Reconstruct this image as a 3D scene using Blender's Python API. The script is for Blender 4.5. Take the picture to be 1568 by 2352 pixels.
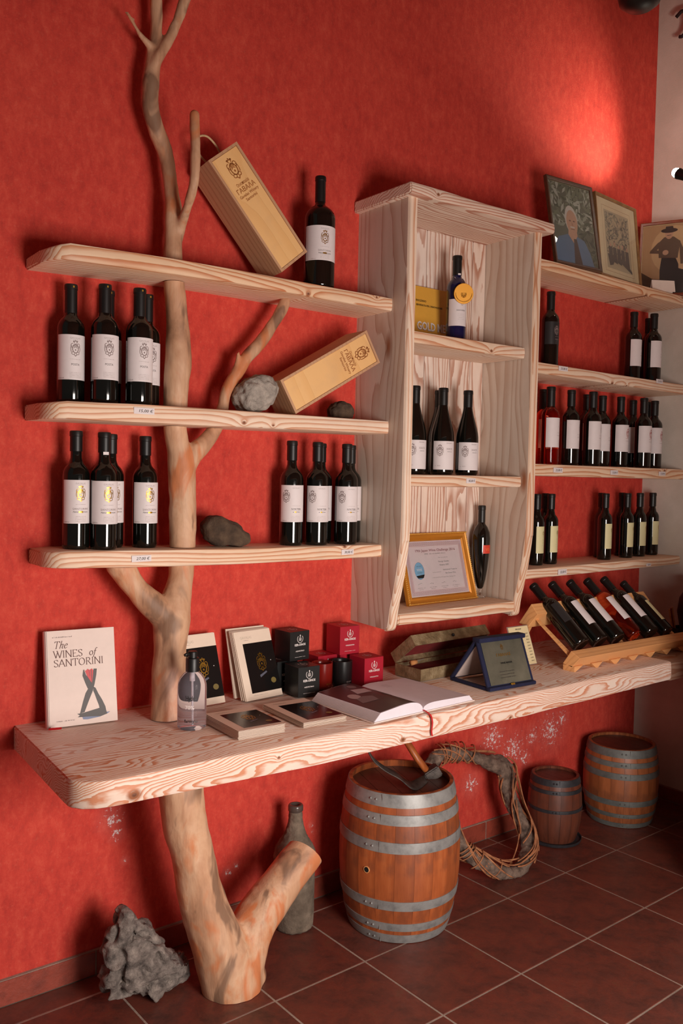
import bpy, bmesh, math, random
from mathutils import Vector, Matrix, noise
random.seed(7)
S = bpy.context.scene
for o in list(bpy.data.objects): bpy.data.objects.remove(o)
COL = S.collection
PI = math.pi
# ---------------------------------------------------------------- camera
cam_d = bpy.data.cameras.new('camera'); cam = bpy.data.objects.new('camera', cam_d); COL.objects.link(cam)
cam.matrix_world = Matrix(((0.7907034, 0.0107516, -0.612105, -1.11607), (-0.6118558, 0.0473729, -0.7895494, -2.40004), (0.0205083, 0.9988194, --0.0440363, 1.47718), (0, 0, 0, 1)))
cam_d.sensor_fit = 'VERTICAL'; cam_d.sensor_height = 24.0; cam_d.lens = 20.46157; cam_d.clip_start = 0.02
S.camera = cam
# ---------------------------------------------------------------- light
S.view_settings.view_transform = 'Standard'; S.view_settings.look = 'None'; S.view_settings.gamma = 1.0
S.view_settings.use_curve_mapping = False; S.view_settings.exposure = 0.0
W = bpy.data.worlds.new('world'); S.world = W; W.use_nodes = True
W.node_tree.nodes['Background'].inputs[0].default_value = (1.0, .84, .76, 1); W.node_tree.nodes['Background'].inputs[1].default_value = 0.085

def light(name, kind, loc, target, energy, color, **kw):
    d = bpy.data.lights.new(name, kind); d.energy = energy; d.color = color
    for k, v in kw.items(): setattr(d, k, v)
    o = bpy.data.objects.new(name, d); COL.objects.link(o); o.location = loc
    o.rotation_euler = (Vector(target) - Vector(loc)).to_track_quat('-Z', 'Y').to_euler()
    return o
# daylight that enters through the wide doorway the photographer stands in
light('doorway_daylight', 'AREA', (.16, -2.75, 1.02), (.34, 0, .12), 70, (1.0, .90, .83), shape='RECTANGLE', size=.8, size_y=1.1)
# picture lamp that washes the red wall above the frames
light('picture_lamp_light', 'SPOT', (2.36, -.36, 2.70), (1.95, 0, 3.08), 31, (1.0, .88, .70), spot_size=1.22, spot_blend=1.0, shadow_soft_size=.03)
light('white_wall_fill', 'SPOT', (1.75, -1.1, 2.75), (2.54, -.30, 2.95), 22, (1.0, .86, .74), spot_size=1.25, spot_blend=1.0, shadow_soft_size=.05)  # added fill spot that brightens the upper white wall, apart from the lamp fixture

# ---------------------------------------------------------------- helpers
def lin(r, g, b):
    f = lambda c: (c/255/12.92) if c/255 <= .04045 else ((c/255+.055)/1.055)**2.4
    return (f(r), f(g), f(b), 1)

class NT:
    def __init__(s, name, rough=.6, col=(200, 200, 200), **kw):
        s.m = bpy.data.materials.new(name); s.m.use_nodes = True; s.t = s.m.node_tree
        s.b = s.t.nodes['Principled BSDF']; s.b.inputs['Roughness'].default_value = rough
        s.b.inputs['Base Color'].default_value = lin(*col)
        for k, v in kw.items(): s.b.inputs[k.replace('_', ' ')].default_value = v
    def add(s, kind, props=None, **ins):
        n = s.t.nodes.new(kind)
        for k, v in (props or {}).items(): setattr(n, k, v)
        for k, v in ins.items():
            k = int(k[1:]) if k[0] == 'i' and k[1:].isdigit() else k.replace('_', ' ')
            if hasattr(v, 'is_output') or isinstance(v, bpy.types.NodeSocket): s.t.links.new(v, n.inputs[k])
            else: n.inputs[k].default_value = v
        return n
    def link(s, a, b): s.t.links.new(a, s.b.inputs[b])
    def coord(s, scale=(1, 1, 1), rot=(0, 0, 0), loc=(0, 0, 0), kind='Object'):
        c = s.add('ShaderNodeTexCoord'); mp = s.add('ShaderNodeMapping', Vector=c.outputs[kind], Scale=scale, Rotation=rot, Location=loc)
        return mp.outputs[0]
    def noise(s, vec, scale, detail=4, rough=.6, dist=0, out=0):
        return s.add('ShaderNodeTexNoise', Vector=vec, Scale=scale, Detail=detail, Roughness=rough, Distortion=dist).outputs[out]
    def ramp(s, fac, stops, interp='LINEAR'):
        r = s.add('ShaderNodeValToRGB', i0=fac); e = r.color_ramp.elements; r.color_ramp.interpolation = interp
        while len(e) > 1: e.remove(e[0])
        for i, (p, c) in enumerate(stops):
            c = lin(*c) if len(c) == 3 else c
            if i == 0: e[0].position = p; e[0].color = c
            else: q = e.new(p); q.color = c
        return r.outputs[0]
    def math(s, op, a, b=0.0, c=None):
        n = s.t.nodes.new('ShaderNodeMath'); n.operation = op
        for i, v in enumerate([a, b] + ([c] if c is not None else [])):
            if isinstance(v, (int, float)): n.inputs[i].default_value = v
            else: s.t.links.new(v, n.inputs[i])
        return n.outputs[0]
    def mix(s, fac, a, b, mode='MIX'):
        n = s.t.nodes.new('ShaderNodeMix'); n.data_type = 'RGBA'; n.blend_type = mode
        for k, v in ((0, fac), (6, a), (7, b)):
            if isinstance(v, (int, float)): n.inputs[k].default_value = v
            elif isinstance(v, tuple): n.inputs[k].default_value = lin(*v) if len(v) == 3 else v
            else: s.t.links.new(v, n.inputs[k])
        return n.outputs[2]
    def bump(s, h, strength=.3, dist=.01):
        n = s.add('ShaderNodeBump', Height=h, Strength=strength, Distance=dist); s.link(n.outputs[0], 'Normal')

_simple = {}
def sm(name, col, rough=.6, **kw):
    """plain paint, print, metal or glass with a faint procedural mottling"""
    if name not in _simple:
        t = NT(name, rough, col, **kw)
        if kw.get('Transmission_Weight', 0) == 0:
            n = t.noise(t.coord(), 35, 3)
            c = lin(*col); d = tuple(x*.88 for x in c[:3]) + (1,)
            t.link(t.mix(n, d, c), 'Base Color')
        _simple[name] = t.m
    return _simple[name]

def mk(name, bm, mat, parent=None, smooth=False, inv=None, auto=None):
    if isinstance(bm, bmesh.types.BMesh):
        me = bpy.data.meshes.new(name); bm.normal_update(); bm.to_mesh(me); bm.free()
    else: me = bm; me.name = name
    if inv is not None: me.transform(inv)
    for m in (mat if isinstance(mat, (list, tuple)) else [mat]): me.materials.append(m)
    if smooth: me.shade_smooth()
    if auto is not None:
        me.shade_smooth()
        for e_ang in (auto,): me.set_sharp_from_angle(angle=e_ang)
    o = bpy.data.objects.new(name, me); COL.objects.link(o)
    if parent is not None: o.parent = parent
    return o
def thing(name, label, cat, loc=(0, 0, 0), rot=(0, 0, 0), group=None):
    o = bpy.data.objects.new(name, None); COL.objects.link(o); o.location = loc
    o.rotation_euler = rot if isinstance(rot, (tuple, list)) else (0, 0, rot)
    o.empty_display_size = .05
    o['label'] = label; o['category'] = cat
    if group: o['group'] = group
    return o
def tag(o, label, cat, group=None):
    o['label'] = label; o['category'] = cat
    if group: o['group'] = group
    return o
def plab(o, label): o['label'] = label; return o
def struct(o): o['kind'] = 'structure'; return o
def dup(root, loc, rot=0, label=None, group=None):
    def cp(o, par):
        c = o.copy(); COL.objects.link(c); c.parent = par
        for ch in kids.get(o, []): cp(ch, c)
        return c
    kids = {}
    for o in list(root.children_recursive): kids.setdefault(o.parent, []).append(o)
    r = cp(root, None); r.location = loc; r.rotation_euler = rot if isinstance(rot, (tuple, list)) else (0, 0, rot)
    if label: r['label'] = label
    if group: r['group'] = group
    return r

def add_box(bm, x0, y0, z0, x1, y1, z1, M=None):
    c = [(x0, y0, z0), (x1, y0, z0), (x1, y1, z0), (x0, y1, z0), (x0, y0, z1), (x1, y0, z1), (x1, y1, z1), (x0, y1, z1)]
    vs = [bm.verts.new(M @ Vector(p) if M else p) for p in c]
    for f in ((0, 3, 2, 1), (4, 5, 6, 7), (0, 1, 5, 4), (1, 2, 6, 5), (2, 3, 7, 6), (3, 0, 4, 7)): bm.faces.new([vs[i] for i in f])
    return vs
def box_bm(x0, y0, z0, x1, y1, z1, bev=0, M=None, seg=2):
    bm = bmesh.new(); add_box(bm, x0, y0, z0, x1, y1, z1, M)
    if bev: bmesh.ops.bevel(bm, geom=bm.edges[:], offset=bev, segments=seg, affect='EDGES', profile=.5)
    return bm
def lathe(prof, n=32, bm=None, a0=0, a1=2*PI):
    bm = bm or bmesh.new(); rings = []; full = abs(a1-a0-2*PI) < 1e-6; k = n if full else n+1
    for r, z in prof:
        if r < 1e-6: rings.append([bm.verts.new((0, 0, z))])
        else: rings.append([bm.verts.new((r*math.sin(a0+(a1-a0)*i/n), -r*math.cos(a0+(a1-a0)*i/n), z)) for i in range(k)])
    for A, B in zip(rings, rings[1:]):
        for i in range(n):
            j = (i+1) % n if full else i+1
            if len(A) == 1 and len(B) == 1: continue
            if len(A) == 1: bm.faces.new((A[0], B[j], B[i]))
            elif len(B) == 1: bm.faces.new((A[i], A[j], B[0]))
            else: bm.faces.new((A[i], A[j], B[j], B[i]))
    return bm
def frames(pts):
    T = []
    for i in range(len(pts)):
        a, b = pts[max(i-1, 0)], pts[min(i+1, len(pts)-1)]; t = (b-a); T.append(t.normalized() if t.length > 1e-9 else Vector((0, 0, 1)))
    n = T[0].orthogonal().normalized(); out = []
    for i, t in enumerate(T):
        n = (n - t*n.dot(t)); n = n.normalized() if n.length > 1e-6 else t.orthogonal().normalized(); out.append((t, n, t.cross(n)))
    return out
def tube(bm, pts, rad, n=8, cap=True, flat=1.0, closed=False):
    pts = [Vector(p[:3]) for p in pts]; rad = [rad]*len(pts) if isinstance(rad, (int, float)) else rad
    rings = []
    for p, (t, a, b), r in zip(pts, frames(pts), rad):
        rings.append([bm.verts.new(p + a*r*math.cos(2*PI*i/n) + b*r*flat*math.sin(2*PI*i/n)) for i in range(n)])
    pairs = list(zip(rings, rings[1:])) + ([(rings[-1], rings[0])] if closed else [])
    for A, B in pairs:
        for i in range(n): bm.faces.new((A[i], A[(i+1) % n], B[(i+1) % n], B[i]))
    if cap and not closed: bm.faces.new(rings[0][::-1]); bm.faces.new(rings[-1])
    return bm
def prism(outline, y0, y1, bm=None, bev=0, axis='y'):
    """outline in (x, z) extruded along y (or (y, z) along x when axis='x')"""
    own = bm is None; bm = bm or bmesh.new()
    f = (lambda a, b, d: (a, d, b)) if axis == 'y' else ((lambda a, b, d: (d, a, b)) if axis == 'x' else (lambda a, b, d: (a, b, d)))
    A = [bm.verts.new(f(a, b, y0)) for a, b in outline]; B = [bm.verts.new(f(a, b, y1)) for a, b in outline]
    n = len(A); bm.faces.new(A); bm.faces.new(B[::-1])
    for i in range(n): bm.faces.new((A[i], B[i], B[(i+1) % n], A[(i+1) % n]))
    if own:
        bmesh.ops.recalc_face_normals(bm, faces=bm.faces[:])
        if bev: bmesh.ops.bevel(bm, geom=bm.edges[:], offset=bev, segments=2, affect='EDGES', profile=.5)
    return bm
def spl(pts, k=6):
    """Catmull-Rom through tuples of any length"""
    out = []
    for i in range(len(pts)-1):
        p0, p1, p2, p3 = pts[max(i-1, 0)], pts[i], pts[i+1], pts[min(i+2, len(pts)-1)]
        for j in range(k):
            t = j/k
            out.append(tuple(.5*((2*b)+(-a+c)*t+(2*a-5*b+4*c-d)*t*t+(-a+3*b-3*c+d)*t**3) for a, b, c, d in zip(p0, p1, p2, p3)))
    out.append(tuple(pts[-1])); return out
def evaluated(bm, mods, name='tmp'):
    me = bpy.data.meshes.new(name); bm.to_mesh(me); bm.free()
    o = bpy.data.objects.new(name, me); COL.objects.link(o)
    for kind, kw in mods:
        m = o.modifiers.new(kind, kind)
        for k, v in kw.items(): setattr(m, k, v)
    dg = bpy.context.evaluated_depsgraph_get(); out = bpy.data.meshes.new_from_object(o.evaluated_get(dg)); bpy.data.objects.remove(o); bpy.data.meshes.remove(me)
    return out
def organic(limbs, voxel=.006, smooth=6, amp=.002, freq=14, tips=True, extra=None):
    """limbs: lists of (x, y, z, r); melted into one skin"""
    bm = bmesh.new()
    for L in limbs:
        P = spl(L, 5); tube(bm, P, [max(p[3], .002) for p in P], 14)
        if tips:
            for p in (P[0], P[-1]):
                bmesh.ops.create_icosphere(bm, subdivisions=2, radius=p[3]*.93, matrix=Matrix.Translation(p[:3]))
    if extra: extra(bm)
    me = evaluated(bm, [('REMESH', dict(mode='VOXEL', voxel_size=voxel)), ('SMOOTH', dict(factor=.5, iterations=smooth))])
    displace(me, amp, freq); return me
def displace(me, amp, freq, ridge=0):
    me.update(); nrm = [v.normal.copy() for v in me.vertices]
    for v, n in zip(me.vertices, nrm):
        d = noise.fractal(v.co*freq, 1.0, 2.0, 3)*amp
        if ridge: d -= max(0, noise.noise(v.co*freq*1.7+Vector((9, 2, 4)))-.05)*ridge
        v.co += n*d
    me.update()

# ---------------------------------------------------------------- flat print: lettering, crests, small type
_txt = {}
def glyphs(s, bold=0):
    k = (s, bold)
    if k not in _txt:
        c = bpy.data.curves.new('t', 'FONT'); c.body = s; c.size = 1; c.resolution_u = 2; c.offset = bold; c.align_x = 'CENTER'
        o = bpy.data.objects.new('t', c); COL.objects.link(o)
        me = bpy.data.meshes.new_from_object(o.evaluated_get(bpy.context.evaluated_depsgraph_get()))
        _txt[k] = ([(v.co.x, v.co.y) for v in me.vertices], [tuple(p.vertices) for p in me.polygons])
        bpy.data.objects.remove(o); bpy.data.curves.remove(c); bpy.data.meshes.remove(me)
    return _txt[k]
class Art:
    def __init__(s): s.v = []; s.f = []; s.mi = []; s.mats = []; s.L = []
    def _m(s, mat):
        if mat not in s.mats: s.mats.append(mat)
        return s.mats.index(mat)
    def poly(s, pts, mat, L=0):
        n = len(s.v); s.v += [(p[0], p[1]) for p in pts]; s.L += [L]*len(pts); s.f.append(tuple(range(n, n+len(pts)))); s.mi.append(s._m(mat))
    def rect(s, x0, z0, x1, z1, mat, L=0): s.poly([(x0, z0), (x1, z0), (x1, z1), (x0, z1)], mat, L)
    def disc(s, x, z, rx, rz, mat, L=0, n=20): s.poly([(x+rx*math.cos(2*PI*i/n), z+rz*math.sin(2*PI*i/n)) for i in range(n)], mat, L)
    def text(s, t, x, z, h, mat, L=1, sx=1.0, shear=0, bold=0, w=None, rot=0):
        vs, fs = glyphs(t, bold)
        if not vs: return
        k = h/.72
        if w:
            ww = max(p[0] for p in vs)-min(p[0] for p in vs); sx = w/(ww*k)
        n = len(s.v); cr, sr = math.cos(rot), math.sin(rot)
        for a, b in vs:
            X, Z = (a+shear*b)*k*sx, b*k; s.v.append((x+X*cr-Z*sr, z+X*sr+Z*cr)); s.L.append(L)
        m = s._m(mat)
        for f in fs: s.f.append(tuple(i+n for i in f)); s.mi.append(m)
    def stroke(s, pts, w, mat, L=1, closed=False, pen=None, thin=.35):
        P = [Vector(p) for p in pts]
        if closed: P.append(P[0])
        for a, b in zip(P, P[1:]):
            d = b-a
            if d.length < 1e-7: continue
            ww = w if pen is None else w*(thin+(1-thin)*abs(math.sin(math.atan2(d.y, d.x)-pen)))
            t = d.normalized()*ww*.18; q = Vector((-d.y, d.x)).normalized()*ww/2
            s.poly([a-t-q, b+t-q, b+t+q, a-t+q], mat, L)
    def arc(s, x, z, rx, rz, a0, a1, w, mat, L=1, n=12): s.stroke([(x+rx*math.cos(a0+(a1-a0)*i/n), z+rz*math.sin(a0+(a1-a0)*i/n)) for i in range(n+1)], w, mat, L)
    def small(s, x0, x1, z, h, mat, L=1, den=.7):
        """a line of type too small to read"""
        x = x0; r = random.Random(int(abs(x0*1e5)+abs(z*1e5)))
        while x < x1:
            k = h*r.uniform(.35, .6)
            if r.random() < .84:
                s.rect(x, z, x+k*.42, z+h*r.choice((.6, .6, 1)), mat, L)
                if r.random() < den: s.rect(x+k*.42, z+(h*.5 if r.random() < .5 else 0), x+k*.8, z+(h*.62 if r.random() < .5 else h*.14), mat, L)
            x += k
    def crest(s, x, z, h, mat, L=1):
        """an ornate shield under a crown, with scrolls and chevrons"""
        w = h*.034
        s.arc(x, z, .17*h, .25*h, 0, 2*PI, w*1.5, mat, L, 18)
        for k in (-1, 1):
            s.arc(x+k*.17*h, z+.17*h, .09*h, .12*h, -PI*.5, PI*1.1 if k > 0 else -PI*1.6, w, mat, L, 10)
            s.arc(x+k*.22*h, z-.02*h, .05*h, .17*h, -PI*.5 if k > 0 else PI*1.5, PI*.6 if k > 0 else PI*.4, w, mat, L, 8)
            s.arc(x+k*.13*h, z-.27*h, .09*h, .08*h, 0, 2*PI, w, mat, L, 9)
            s.stroke([(x+k*.05*h, z+.3*h), (x+k*.14*h, z+.42*h), (x+k*.06*h, z+.40*h)], w, mat, L)
        for j in range(4): s.stroke([(x-.1*h, z+(.02+.06*j)*h), (x, z+(.09+.06*j)*h), (x+.1*h, z+(.02+.06*j)*h)], w*.9, mat, L)
        s.disc(x, z-.08*h, .045*h, .055*h, mat, L, 8)
        s.stroke([(x-.08*h, z+.36*h), (x-.1*h, z+.45*h), (x-.03*h, z+.40*h), (x, z+.5*h), (x+.03*h, z+.40*h), (x+.1*h, z+.45*h), (x+.08*h, z+.36*h)], w, mat, L)
        s.stroke([(x-.07*h, z-.36*h), (x, z-.44*h), (x+.07*h, z-.36*h)], w*1.3, mat, L)
    def build(s, name, parent, fn, step=None, inv=None):
        bm = bmesh.new(); lay = bm.verts.layers.float.new('lay'); vs = []
        for (a, b), L in zip(s.v, s.L):
            v = bm.verts.new((a, 0, b)); v[lay] = L; vs.append(v)
        for f, m in zip(s.f, s.mi):
            try: q = bm.faces.new([vs[i] for i in f]); q.material_index = m
            except ValueError: pass
        if step:
            xs = [p[0] for p in s.v]; x = min(xs)+step
            while x < max(xs):
                bmesh.ops.bisect_plane(bm, geom=bm.verts[:]+bm.edges[:]+bm.faces[:], plane_co=(x, 0, 0), plane_no=(1, 0, 0)); x += step
        for f in bm.faces:
            if f.normal.length == 0: f.normal_update()
            if f.normal.y > 0: f.normal_flip()
        for v in bm.verts: v.co = fn(v.co.x, v.co.z, v[lay])
        return mk(name, bm, s.mats, parent, inv=inv)
def flat_fn(y=0, e=.00035): return lambda a, b, L: Vector((a, y-e*(L+1), b))
def cyl_fn(r, e=.00025): return lambda a, b, L: Vector(((r+e*(L+1))*math.sin(a/r), -(r+e*(L+1))*math.cos(a/r), b))
# ---------------------------------------------------------------- materials
def mat_wall_red():
    t = NT('red_plaster', .85); P = t.coord()
    n1 = t.noise(P, 3.0, 6, .65); n2 = t.noise(t.coord((16, 16, 9)), 2.2, 6, .75); n3 = t.noise(P, 90, 3, .7)
    c = t.ramp(n1, [(.25, (176, 44, 36)), (.5, (200, 58, 46)), (.75, (214, 76, 58))])
    c2 = t.ramp(n2, [(.3, (150, 40, 32)), (.5, (200, 60, 46)), (.72, (228, 98, 74))])
    c = t.mix(.5, c, c2); c = t.mix(t.math('MULTIPLY', t.ramp(n3, [(.55, (0, 0, 0, 1)), (.75, (1, 1, 1, 1))]), .25), c, (226, 120, 96))
    # salt bloom: white crumbling patches low on the wall
    tc = t.add('ShaderNodeTexCoord').outputs['Object']; best = None
    for x, z, r in [(1.55, .41, .13), (1.68, .34, .13), (1.75, .29, .07), (1.92, .38, .15), (1.80, .37, .08), (2.0, .42, .07), (-.045, .313, .02), (-.085, .45, .07), (-.07, .40, .04), (.31, .18, .03), (.34, .195, .02), (.64, .26, .018), (.645, .235, .012), (1.43, .24, .08), (.78, .50, .02)]:
        d = t.add('ShaderNodeVectorMath', {'operation': 'DISTANCE'}, i0=tc, i1=(x, 0, z)).outputs['Value']
        m = t.math('SUBTRACT', 1.0, t.math('DIVIDE', d, r)); best = m if best is None else t.math('MAXIMUM', best, m)
    k = t.math('ADD', t.math('MULTIPLY', t.math('MAXIMUM', best, -1.0), .23), t.noise(P, 70, 6, .75))
    mask = t.ramp(k, [(.70, (0, 0, 0, 1)), (.76, (1, 1, 1, 1))]); mask = t.math('MULTIPLY', mask, t.math('GREATER_THAN', best, 0.0))
    soft = t.math('MULTIPLY', t.math('MAXIMUM', best, 0.0), .18)
    c = t.mix(soft, c, (228, 150, 140)); c = t.mix(mask, c, (232, 222, 222)); t.link(c, 'Base Color')
    t.bump(t.math('ADD', t.noise(P, 220, 3, .6), t.math('MULTIPLY', n2, .3)), .3, .003); return t.m
def mat_wall_white():
    t = NT('white_plaster', .9); P = t.coord(); n = t.noise(P, 5, 5)
    t.link(t.ramp(n, [(.3, (206, 194, 180)), (.7, (226, 214, 202))]), 'Base Color'); t.bump(t.noise(P, 180, 3), .3, .003); return t.m
def mat_wood(name, axis='x', spots=None, al_=1.1, white=(236, 216, 196), grain=(196, 122, 76), raw=(222, 178, 138), K=34, dist=1.6, thin=.20, knots=True, seed=0, rawamt=.5, face='yz', wash=1.0):
    """white-washed pine: pale wash with thin orange-brown growth lines, brown knots"""
    t = NT(name, .55); c = t.add('ShaderNodeTexCoord').outputs['Object']
    sep = t.add('ShaderNodeSeparateXYZ', Vector=c); X, Y, Z = sep.outputs
    al, a, b = {'x': (X, Y, Z), 'z': (Z, X, Y), 'y': (Y, X, Z)}[axis]
    st = {'x': (al_, 7, 7), 'z': (7, 7, al_), 'y': (7, al_, 7)}[axis]
    P = t.coord(st, loc=(seed*3.1, seed*1.7, seed)); big = t.noise(P, 1.0, 2, .5); fine = t.noise(P, 3.2, 4, .6)
    v = t.math('ADD', t.math('MULTIPLY', t.math('ADD', a, b), K), t.math('MULTIPLY', big, dist*9)); v = t.math('ADD', v, t.math('MULTIPLY', fine, dist*.9))
    kd = None
    if knots:
        vo = t.add('ShaderNodeTexVoronoi', Vector=t.coord({'x': (2.3, 5.5, 5.5), 'z': (5.5, 5.5, 2.0), 'y': (5.5, 2.0, 5.5)}[axis], loc=(seed*.7+.2, seed*.3, seed*.9)), Scale=1.0, Randomness=.9)
        kd = vo.outputs['Distance']
        if spots:
            kd = None
            for sx_, sz_, sr_ in spots:
                q = t.add('ShaderNodeVectorMath', {'operation': 'MULTIPLY'}, i0=c, i1=(1, 0, 1.35)).outputs[0]
                d_ = t.math('MULTIPLY', t.add('ShaderNodeVectorMath', {'operation': 'DISTANCE'}, i0=q, i1=(sx_, 0, sz_*1.35)).outputs['Value'], .11/sr_)
                kd = d_ if kd is None else t.math('MINIMUM', kd, d_)
        v = t.math('ADD', v, t.math('DIVIDE', .35, t.math('ADD', kd, .09)))
    fr = t.math('FRACT', v)
    line = t.ramp(fr, [(0, (0, 0, 0, 1)), (.45, (.10, .10, .10, 1)), (1-thin*.7, (1, 1, 1, 1)), (.96, (1, 1, 1, 1)), (1, (0, 0, 0, 1))])
    pat = t.noise(t.coord(tuple(s*.45 for s in st), loc=(seed, 4, 2)), 1.3, 3, .6)
    base = t.mix(t.math('MULTIPLY', t.ramp(pat, [(.38, (0, 0, 0, 1)), (.68, (1, 1, 1, 1))]), rawamt), white, raw)
    col = t.mix(t.math('MULTIPLY', line, t.math('ADD', t.math('MULTIPLY', pat, 1.0), .28)), base, grain)
    mot = t.noise(t.coord(), 9, 4); col = t.mix(t.math('MULTIPLY', t.ramp(mot, [(.5, (0, 0, 0, 1)), (.8, (1, 1, 1, 1))]), .22), col, (168, 140, 120))
    if knots:
        col = t.mix(t.ramp(kd, [(.06, (1, 1, 1, 1)), (.13, (0, 0, 0, 1))]), col, (150, 92, 60)); col = t.mix(t.ramp(kd, [(.02, (.8, .8, .8, 1)), (.05, (0, 0, 0, 1))]), col, (92, 56, 40))
    t.link(col, 'Base Color'); t.bump(t.math('ADD', line, fine), .25, .002); return t.m
def mat_drift():
    t = NT('driftwood', .6); P = t.coord((1, 1, .45)); n = t.noise(P, 9, 5, .6, .6); n2 = t.noise(P, 26, 4); n3 = t.noise(t.coord((1, 1, .35), loc=(3, 1, 2)), 13, 3, .5, .8)
    c = t.ramp(n, [(.28, (150, 108, 80)), (.42, (196, 148, 114)), (.56, (216, 174, 140)), (.70, (208, 132, 84))])
    c = t.mix(t.ramp(n3, [(.58, (0, 0, 0, 1)), (.66, (.8, .8, .8, 1))]), c, (112, 84, 66)); c = t.mix(t.ramp(n3, [(.36, (.85, .85, .85, 1)), (.45, (0, 0, 0, 1))]), c, (206, 118, 66))
    st_ = t.noise(t.coord((26, 26, 3.2)), 1.6, 4, .7); c = t.mix(t.math('MULTIPLY', t.ramp(st_, [(.5, (0, 0, 0, 1)), (.7, (1, 1, 1, 1))]), .35), c, (138, 96, 72)); kn = t.add('ShaderNodeTexVoronoi', Vector=t.coord((7, 7, 3.6)), Scale=1.0, Randomness=1.0).outputs['Distance']
    c = t.mix(t.ramp(kn, [(.05, (.9, .9, .9, 1)), (.13, (0, 0, 0, 1))]), c, (92, 62, 48))
    c = t.mix(t.math('MULTIPLY', n2, .22), c, (150, 116, 92)); t.link(c, 'Base Color')
    t.bump(t.noise(t.coord((60, 60, 8)), 1.6, 4), .25, .004); return t.m
def mat_tile():
    t = NT('terracotta_tile', .33); P = t.coord(kind='Object'); r = t.add('ShaderNodeObjectInfo').outputs['Random']
    off = t.add('ShaderNodeVectorMath', {'operation': 'ADD'}, i0=P, i1=(0, 0, 0)); t.t.links.new(r, t.add('ShaderNodeCombineXYZ').inputs[2])
    n = t.noise(P, 11, 6, .7, .4); n2 = t.noise(P, 38, 5, .7)
    c = t.ramp(n, [(.3, (58, 38, 34)), (.44, (98, 54, 45)), (.58, (122, 60, 47)), (.76, (104, 74, 54))]); c = t.mix(t.math('MULTIPLY', n2, .5), c, (72, 40, 34))
    c = t.mix(t.ramp(t.noise(P, 120, 2), [(.7, (0, 0, 0, 1)), (.78, (.5, .5, .5, 1))]), c, (150, 120, 104))
    c = t.mix(t.math('MULTIPLY', r, .3), c, (110, 56, 42)); t.link(c, 'Base Color')
    t.link(t.ramp(n2, [(.3, (.3, .3, .3, 1)), (.7, (.55, .55, .55, 1))]), 'Roughness'); t.bump(t.math('ADD', n, n2), .25, .003); return t.m
def mat_stave(name, a, b, c3):
    t = NT(name, .42); r = t.add('ShaderNodeObjectInfo').outputs['Random']; n = t.noise(t.coord((22, 22, 2.2)), 1.5, 5, .65); n2 = t.noise(t.coord(), 12, 4)
    c = t.ramp(n, [(.25, a), (.55, b), (.8, c3)]); c = t.mix(t.math('MULTIPLY', r, .45), c, a); c = t.mix(t.math('MULTIPLY', t.ramp(n2, [(.5, (0, 0, 0, 1)), (.75, (1, 1, 1, 1))]), .5), c, (70, 50, 44))
    t.link(c, 'Base Color'); t.bump(n, .2, .002); return t.m
def mat_noise(name, cols, scale=12, rough=.85, bump=.6, bscale=60, dist=.006, metal=0):
    t = NT(name, rough); t.b.inputs['Metallic'].default_value = metal; P = t.coord(); n = t.noise(P, scale, 6, .65)
    k = len(cols); t.link(t.ramp(n, [(.28+.46*i/(k-1), c) for i, c in enumerate(cols)]), 'Base Color'); t.bump(t.noise(P, bscale, 5, .7), bump, dist); return t.m
RED = mat_wall_red(); WHITE = mat_wall_white(); TILE = mat_tile()
KN = [[(0.4549, -0.185, 2.0272), (0.7287, -0.185, 2.0544)], [(0.2346, -0.18, 1.6207), (0.3371, -0.18, 1.6182)], [(0.6394, -0.158, 1.2393)], [(1.2338, -0.227, 1.9278)]]
KO = [(.25, (0.8194, -0.185, 2.0613)[2]-.03), (.25, (0.8247, -0.18, 1.6556)[2]-.03), (.25, (0.8352, -0.158, 1.2399)[2]-.03), (1.12, .961)]
PINE = [mat_wood('washed_pine_%s' % n, 'x', seed=i+1, spots=[(p[0]-KO[i][0], p[2]-KO[i][1], .0085-.003*k) for k, p in enumerate(KN[i])], white=(240, 220, 200), raw=(232, 192, 150), K=70, dist=.8, rawamt=.8) for i, n in enumerate(('top', 'middle', 'low', 'far'))]
PINE_DESK = mat_wood('washed_pine_desk', 'x', seed=9, white=(232, 216, 204), grain=(198, 120, 78), raw=(222, 186, 156), K=72, dist=2.6, rawamt=.4, thin=.30, al_=1.9, spots=[(p[0]-.8, p[2]-.70, r) for p, r in (((-0.2668, -0.545, 0.7253), .020), ((0.5639, -0.545, 0.7113), .012), ((1.0272, -0.545, 0.7038), .009), ((0.1331, -0.545, 0.7388), .006))])
PINE_SIDE_SHADED = mat_wood('washed_pine_side_shaded', 'z', seed=4, white=(222, 208, 194), grain=(184, 154, 134), raw=(200, 178, 160), K=26, dist=.5, rawamt=.9, thin=.10)  # greyer than the front edges: shade on the side faces put into colour
PINE_BACK = mat_wood('washed_pine_back', 'z', seed=6, white=(236, 220, 208), grain=(176, 116, 88), raw=(222, 188, 160), K=40, dist=1.5, rawamt=.4, thin=.28)
PINE_TOP = mat_wood('washed_pine_cap', 'x', seed=12, spots=[((0.8927, -0.29, 2.3947)[0]-1.12, (0.8927, -0.29, 2.3947)[2]-.961, .008)], white=(236, 218, 202), grain=(184, 118, 92), raw=(214, 172, 140), K=64, dist=1.4, rawamt=.4, thin=.3)
PINE_BROWN = mat_wood('brown_pine', 'x', seed=15, white=(172, 142, 122), grain=(140, 90, 66), raw=(160, 120, 96), K=40, dist=1.4)  # darker, browner pine colours for the corner counter board
DRIFT = mat_drift()
GROUT = mat_noise('grout', [(142, 124, 112), (168, 148, 134)], 20, .9, .4)
BLACKGLASS = sm('dark_bottle_glass', (13, 13, 10), .06, Coat_Weight=.4, Coat_Roughness=.03)
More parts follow.
